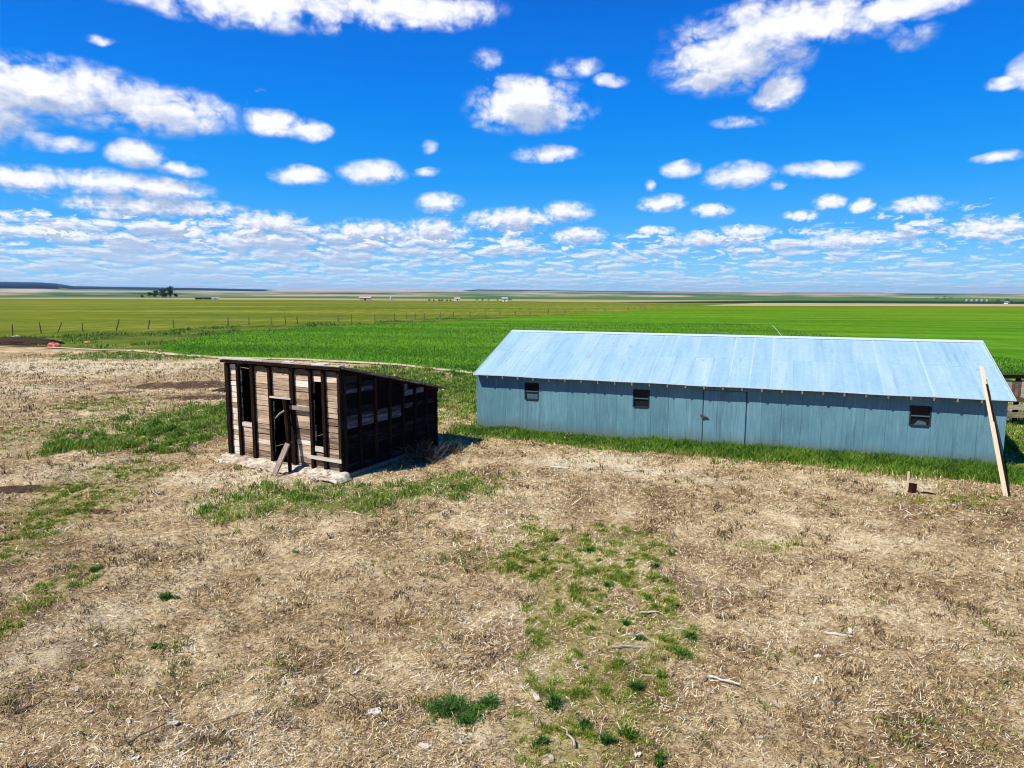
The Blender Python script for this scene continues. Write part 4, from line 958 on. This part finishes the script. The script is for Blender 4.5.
def tuft(x_, y_, rad, hgt, n, label, group=None, mat='weed', name='grass_tuft', cat='grass tuft', lean=(.3, 1.1)):
    k = rng.integers(3, 7); ca, cr = rng.uniform(0, 6.283, k), rng.uniform(0, .55, k) * rad; kr = rng.uniform(.25, .6, k) * rad; kh = rng.uniform(.55, 1.2, k); pk = rng.integers(0, k, n)
    r = np.abs(rng.normal(0, .55, n)) * kr[pk]; a = rng.uniform(0, 6.283, n)
    lx = np.cos(ca[pk]) * cr[pk] + r * np.cos(a); ly = (np.sin(ca[pk]) * cr[pk] + r * np.sin(a)) * .85
    out = np.hypot(lx, ly) / rad; f = np.minimum(1, 1.05 / np.maximum(out, .01)); lx *= f; ly *= f
    h = hgt * kh[pk] * rng.uniform(.35, 1.2, n) * np.clip(1.15 - out * .55, .3, 1)
    o = blades(name, lx, ly, h, rng.uniform(.008, .017, n), rng.uniform(*lean, n), np.clip(rng.normal(.45, .24, n), 0, 1), M[mat], z0=np.zeros(n) - .01)
    o.location = (x_, y_, gp(x_, y_)); return tag(o, label, cat, group)
tuft(-.69, 7.90, .44, .15, 1700, 'largest dark green weed clump, alone in the straw left of the grassy patch', name='weed_clump', cat='weed', lean=(.6, 1.6))
tuft(-.30, 8.06, .18, .15, 350, 'small green shoot at the right end of the largest dark weed', name='weed_clump', cat='weed', lean=(.6, 1.6))
tuft(-5.95, 11.19, .20, .16, 420, 'dark green tuft alone in the straw, upper one of two at left', cat='grass tuft')
tuft(-5.72, 11.12, .10, .08, 120, 'low dark tuft just right of the upper lone tuft at left', cat='grass tuft')
tuft(-5.21, 9.48, .13, .10, 260, 'dark tuft alone in the straw, lower one of two at left', cat='grass tuft')
tuft(-7.83, 12.34, .22, .09, 260, 'flat green tuft near the thin grass of the left edge', cat='grass tuft')
tuft(-7.43, 16.05, .24, .14, 260, 'dark tuft in the straw in front of the left corner of the shed', cat='grass tuft')
tuft(-4.34, 13.16, .13, .09, 160, 'small brown-green tuft in the straw below the shed door', cat='grass tuft', mat='thin_grass')
for x_, y_, s_ in [(.55, 8.04, 13), (.86, 7.64, 12), (1.12, 7.35, 12), (1.63, 8.4, 11), (1.37, 7.51, 13), (2.37, 11.15, 9), (2.7, 9.78, 10), (2.43, 9.28, 8), (1.79, 10.18, 9), (1.93, 9.71, 8), (1.42, 10.63, 9), (1.01, 8.93, 7), (2.74, 10.89, 8), (.65, 12.83, 9), (2.76, 12.59, 9), (2.32, 12.84, 9), (2.79, 11.9, 8), (.35, 7.34, 9), (1.66, 7.01, 9), (1.55, 9.0, 8), (.9, 13.9, 10), (1.6, 13.3, 9), (3.2, 13.2, 9), (1.7, 11.6, 9), (2.05, 8.7, 8)]:
    tuft(x_, y_, s_ * .0135, s_ * .0125, int(s_ * 26), 'small green grass tuft in the worn grassy patch', 'green tufts in the worn grassy patch', random.choice(['weed', 'weed', 'tall_grass']))

# ------------------------------------------------------------------ light
SUN_EL, SUN_AZ = 52, 235           # compass style: clockwise from +Y
sv = Vector((math.sin(R(SUN_AZ)) * math.cos(R(SUN_EL)), math.cos(R(SUN_AZ)) * math.cos(R(SUN_EL)), math.sin(R(SUN_EL))))
L = bpy.data.lights.new('sun', 'SUN'); L.energy = 4.8; L.angle = R(.53); L.color = (1, .95, .87)
lo = bpy.data.objects.new('sun', L); COL.objects.link(lo); lo.rotation_euler = (-sv).to_track_quat('-Z', 'Y').to_euler(); lo.location = (-20, -20, 40)

wd = bpy.data.worlds.new('World'); S.world = wd; wd.use_nodes = True
t = NT(wd.node_tree); wd.node_tree.nodes.clear()
sky = t.n('ShaderNodeTexSky', sky_type='NISHITA', sun_disc=False, sun_elevation=R(SUN_EL), sun_rotation=R(SUN_AZ), altitude=900, air_density=1.0, dust_density=.2, ozone_density=3.0)
SKYPOS = None
dirv = t.n('ShaderNodeTexCoord').outputs['Generated']
xyz = t.n('ShaderNodeSeparateXYZ', inp={0: dirv}).outputs
azm = t.math('ARCTAN2', xyz[0], xyz[1]); el = xyz[2]
hs = t.n('ShaderNodeHueSaturation', inp={'Hue': .5, 'Saturation': 1.55, 'Value': 1.0, 'Fac': 1.0, 'Color': sky.outputs[0]})
grad = t.ramp(t.math('MULTIPLY', t.math('MAXIMUM', el, 0.0), 2.0), [(0, (3.0, 5.8, 7.6)), (.05, (1.5, 4.6, 7.7)), (.14, (.40, 3.4, 7.7)), (.30, (.05, 2.55, 7.5)), (.52, (.02, 1.75, 7.0)), (.75, (.02, 1.1, 5.7)), (1, (.02, .85, 4.6))])
skyc = t.mix(.84, hs.outputs[0], grad)
q0 = t.n('ShaderNodeCombineXYZ', inp={0: azm, 1: el}).outputs[0]
# cumulus, each at its own bearing and height: bearing, sine of elevation, half width, half height
CL = [(-.346, .347, .1659, .0263), (-.154, .3585, .1293, .022), (-.417, .3403, .0709, .0138), (-.563, .2284, .1004, .0357), (-.48, .2217, .1101, .0311), (-.586, .2394, .0498, .0184), (-.64, .199, .0562, .0409), (-.579, .1722, .0457, .012), (-.486, .1681, .0337, .0162), (-.44, .1542, .0282, .0096), (-.604, .1313, .0547, .0155), (-.524, .1325, .0661, .0163), (-.464, .1285, .0584, .0169), (-.442, .1078, .0746, .0136), (-.488, .1077, .081, .0145), (-.523, .2892, .0178, .007), (-.325, .22, .0305, .0166), (-.282, .2133, .0314, .0133), (-.292, .1557, .0381, .014), (-.194, .1636, .044, .0168), (-.114, .198, .0111, .0127), (-.116, .1657, .0252, .0078), (-.103, .1261, .0311, .0148), (-.032, .3056, .0291, .0193), (.024, .2506, .0862, .0316), (.01, .265, .0557, .0239), (.086, .2958, .0466, .0172), (.135, .2807, .0272, .0093), (.046, .1916, .0449, .0116), (.299, .2962, .0919, .0396), (.376, .3267, .1448, .0287), (.354, .2537, .0363, .0182), (.478, .3274, .0925, .0176), (.504, .294, .0332, .0151), (.274, .2781, .057, .0181), (.309, .2224, .0476, .0107), (.603, .235, .0241, .0091), (.623, .2439, .0181, .0218), (.233, .167, .0253, .0115), (.19, .1489, .0109, .0092), (.309, .1562, .043, .0177), (.41, .158, .0443, .0109), (.356, .1426, .0136, .0075), (.21, .1247, .0338, .0119), (.278, .1123, .0261, .0105), (.423, .1181, .0188, .0099), (.389, .1033, .0242, .0076), (.463, .1124, .0158, .0098), (.524, .1089, .0345, .0107), (.599, .1562, .0255, .0066), (-.003, .1038, .0642, .0178), (.075, .1146, .0367, .015), (.097, .0815, .0395, .0138), (.004, .0706, .0258, .0084), (.204, .0886, .0246, .0068), (.263, .0741, .0278, .0121), (.321, .0835, .0381, .0105), (.451, .0683, .0542, .0126), (.599, .078, .0398, .0103), (.523, .0635, .0399, .0097), (-.34, .092, .0543, .0182), (-.36, .0705, .0642, .0131), (-.426, .0773, .0204, .0101), (-.201, .0837, .0668, .0177), (-.11, .0865, .0483, .0207), (-.594, .0711, .072, .0093), (-.521, .095, .0217, .0072)]
FAINT = {2, 7, 15, 20, 33, 21, 23, 26, 27, 35, 36, 37, 39, 42, 59}
wl = t.smooth(el, .07, .20)
def billow(q, sc, det):
    nd = t.n('ShaderNodeTexVoronoi', voronoi_dimensions='2D', feature='SMOOTH_F1', normalize=True, inp={'Vector': q, 'Scale': sc, 'Detail': det, 'Roughness': .55, 'Lacunarity': 2.1, 'Smoothness': .55, 'Randomness': 1.0})
    return nd.outputs['Distance']
def cloud_field(q):
    wa = t.math('MULTIPLY_ADD', el, .07, .004)
    wv = t.vm('SUBTRACT', t.noise2(q, 18, 3, .5, 'Color'), (.5, .5, .5))
    q = t.vm('ADD', q, t.vm('MULTIPLY', wv, t.n('ShaderNodeCombineXYZ', inp={0: t.math('MULTIPLY', wa, 1.5), 1: t.math('MULTIPLY', wa, .6)}).outputs[0]))
    qs = t.vm('MULTIPLY', q, (1, 1.5, 1))
    f = t.math('ADD', t.math('MULTIPLY', t.noise2(qs, 17, 6, .58), wl), t.math('MULTIPLY', t.noise2(qs, 46, 5, .58), t.math('SUBTRACT', 1.0, wl)))
    b = t.math('ADD', t.math('MULTIPLY', billow(qs, 40, 2.0), wl), t.math('MULTIPLY', billow(qs, 95, 1.5), t.math('SUBTRACT', 1.0, wl)))
    nz = t.math('ADD', t.math('MULTIPLY', t.math('SUBTRACT', f, .50), 1.6), t.math('MULTIPLY', t.math('SUBTRACT', .34, b), 1.4))
    m = None
    for i, (a, e, rx, ry) in enumerate(CL):
        rx *= 1.06; ry *= 1.02
        p = t.vm('MULTIPLY_ADD', q, (1 / rx, 1 / ry, 0), (-a / rx, -e / ry, (.62, .5, .8)[i % 3] if i in FAINT else 0))
        ln = t.vm('LENGTH', p, out=1)
        m = ln if m is None else t.math('MINIMUM', m, ln)
    D = t.math('ADD', t.math('SUBTRACT', 1.0, m), t.math('MULTIPLY', nz, t.smooth(m, 1.35, .7)))
    return D
lift = t.math('MULTIPLY_ADD', el, .12, .002)
q1 = t.vm('ADD', q0, t.n('ShaderNodeCombineXYZ', inp={0: t.math('MULTIPLY', lift, -.5), 1: lift}).outputs[0])
# rows of small far cumulus above the horizon
def far_layer(q):
    sp = t.n('ShaderNodeSeparateXYZ', inp={0: q}).outputs
    lg = t.math('LOGARITHM', t.math('ADD', t.math('MAXIMUM', sp[1], 0.0), .020), 2.718)
    qq = t.n('ShaderNodeCombineXYZ', inp={0: t.math('MULTIPLY', sp[0], 17.0), 1: t.math('MULTIPLY', lg, 5.2)}).outputs[0]
    wv = t.vm('SUBTRACT', t.noise2(qq, 1.1, 4, .6, 'Color'), (.5, .5, .5))
    qq = t.vm('ADD', qq, t.vm('MULTIPLY', wv, (1.5, .9, 0)))
    v = t.n('ShaderNodeTexVoronoi', voronoi_dimensions='2D', feature='F1', inp={'Vector': qq, 'Scale': 1.0, 'Randomness': 1.0})
    v2 = t.n('ShaderNodeTexVoronoi', voronoi_dimensions='2D', feature='F1', inp={'Vector': t.vm('MULTIPLY', qq, (2.3, 1.8, 1)), 'Scale': 1.0, 'Randomness': 1.0})
    n_ = t.noise2(qq, 2.6, 5, .6); big = t.noise2(qq, .32, 3, .5)
    cov = t.math('ADD', t.math('MULTIPLY', t.smooth(sp[0], .10, -.35), .20), t.math('MULTIPLY', t.math('SUBTRACT', big, .5), .9))
    cov = t.math('SUBTRACT', t.math('ADD', cov, .415), t.math('MULTIPLY', t.smooth(sp[1], .07, .13), .8))
    rad = t.math('ADD', cov, t.math('MULTIPLY', t.math('SUBTRACT', n_, .5), .9))
    d1 = t.math('MULTIPLY', t.math('SUBTRACT', rad, v.outputs['Distance']), 2.2)
    d2 = t.math('MULTIPLY', t.math('SUBTRACT', t.math('SUBTRACT', rad, .02), v2.outputs['Distance']), 1.7)
    return t.math('MAXIMUM', d1, d2)
F0 = far_layer(q0); F1 = far_layer(t.vm('ADD', q0, t.n('ShaderNodeCombineXYZ', inp={0: -.004, 1: t.math('MULTIPLY_ADD', el, .07, .001)}).outputs[0]))
D0 = cloud_field(q0); D1 = cloud_field(q1)
DD0 = t.math('MAXIMUM', D0, F0)
alpha = t.math('MAXIMUM', t.smooth(D0, -.16, .80), t.math('MULTIPLY', t.smooth(F0, -.15, .70), .95))
use_d = t.math('GREATER_THAN', D0, F0)
up = t.math('ADD', t.math('MULTIPLY', use_d, D1), t.math('MULTIPLY', t.math('SUBTRACT', 1.0, use_d), F1))
under = t.smooth(up, -.35, .85)                      # how much cloud lies above this point
dif = t.math('SUBTRACT', DD0, up)
lit = t.math('ADD', t.math('MULTIPLY_ADD', under, -.72, .94), t.math('MULTIPLY', dif, .16), clamp=True)
cc = t.ramp(lit, [(.15, (.34, .41, .56)), (.38, (.49, .54, .66)), (.62, (.62, .64, .71)), (.9, (.78, .78, .79))])
hzn = t.math('SUBTRACT', 1.0, t.smooth(el, .0, .085))
cc = t.mix(t.math('MULTIPLY', hzn, .42), cc, (.52, .68, .80))
alpha = t.math('MULTIPLY', alpha, t.math('MULTIPLY_ADD', hzn, -.25, 1.0))
b0 = t.n('ShaderNodeBackground', inp={0: skyc, 1: .1}); b1 = t.n('ShaderNodeBackground', inp={0: cc, 1: 1.0})
mx = t.n('ShaderNodeMixShader', inp={0: t.math('MULTIPLY', alpha, .97), 1: b0.outputs[0], 2: b1.outputs[0]})
wo = t.n('ShaderNodeOutputWorld', inp={0: mx.outputs[0]})
# ------------------------------------------------------------------ air
hb = MB(); hb.box(-16500, 16500, -3000, 16500, -60, 175, .5)
hm = bpy.data.materials.new('thin_haze'); hm.use_nodes = True; hm.node_tree.nodes.clear(); ht = NT(hm.node_tree)
pv = ht.n('ShaderNodeVolumePrincipled'); pv.inputs['Color'].default_value = (.42, .68, 1, 1); pv.inputs['Density'].default_value = 4.2e-5; pv.inputs['Anisotropy'].default_value = .2
ho = ht.n('ShaderNodeOutputMaterial'); hm.node_tree.links.new(pv.outputs[0], ho.inputs[1])
hz_o = hb.build('haze', hm); tag(hz_o, kind='stuff')
wd.cycles.sampling_method = 'NONE'

# ------------------------------------------------------------------ camera and render
cam = bpy.data.cameras.new('camera'); co = bpy.data.objects.new('camera', cam); COL.objects.link(co); S.camera = co
cam.sensor_fit = 'HORIZONTAL'; cam.sensor_width = 36; cam.lens = 36 * 685 / 1024; cam.clip_start = .1; cam.clip_end = 60000
co.location = (0, 0, 5.16)
co.rotation_euler = (Matrix.Rotation(R(90) - .131, 3, 'X') @ Matrix.Rotation(.0023, 3, 'Z')).to_euler()
S.view_settings.view_transform = 'Standard'; S.view_settings.look = 'None'; S.view_settings.exposure = .42; S.view_settings.gamma = 1; S.view_settings.use_curve_mapping = False
S.cycles.max_bounces = 3; S.cycles.pixel_filter_type = 'BLACKMAN_HARRIS'; S.cycles.filter_width = 1.15; S.cycles.diffuse_bounces = 1; S.cycles.glossy_bounces = 2; S.cycles.transmission_bounces = 2; S.cycles.transparent_max_bounces = 4
S.cycles.use_adaptive_sampling = True; S.cycles.adaptive_threshold = .02; S.cycles.use_denoising = True; S.cycles.denoiser = 'OPENIMAGEDENOISE'; S.cycles.denoising_input_passes = 'RGB_ALBEDO_NORMAL'
S.cycles.caustics_reflective = False; S.cycles.caustics_refractive = False
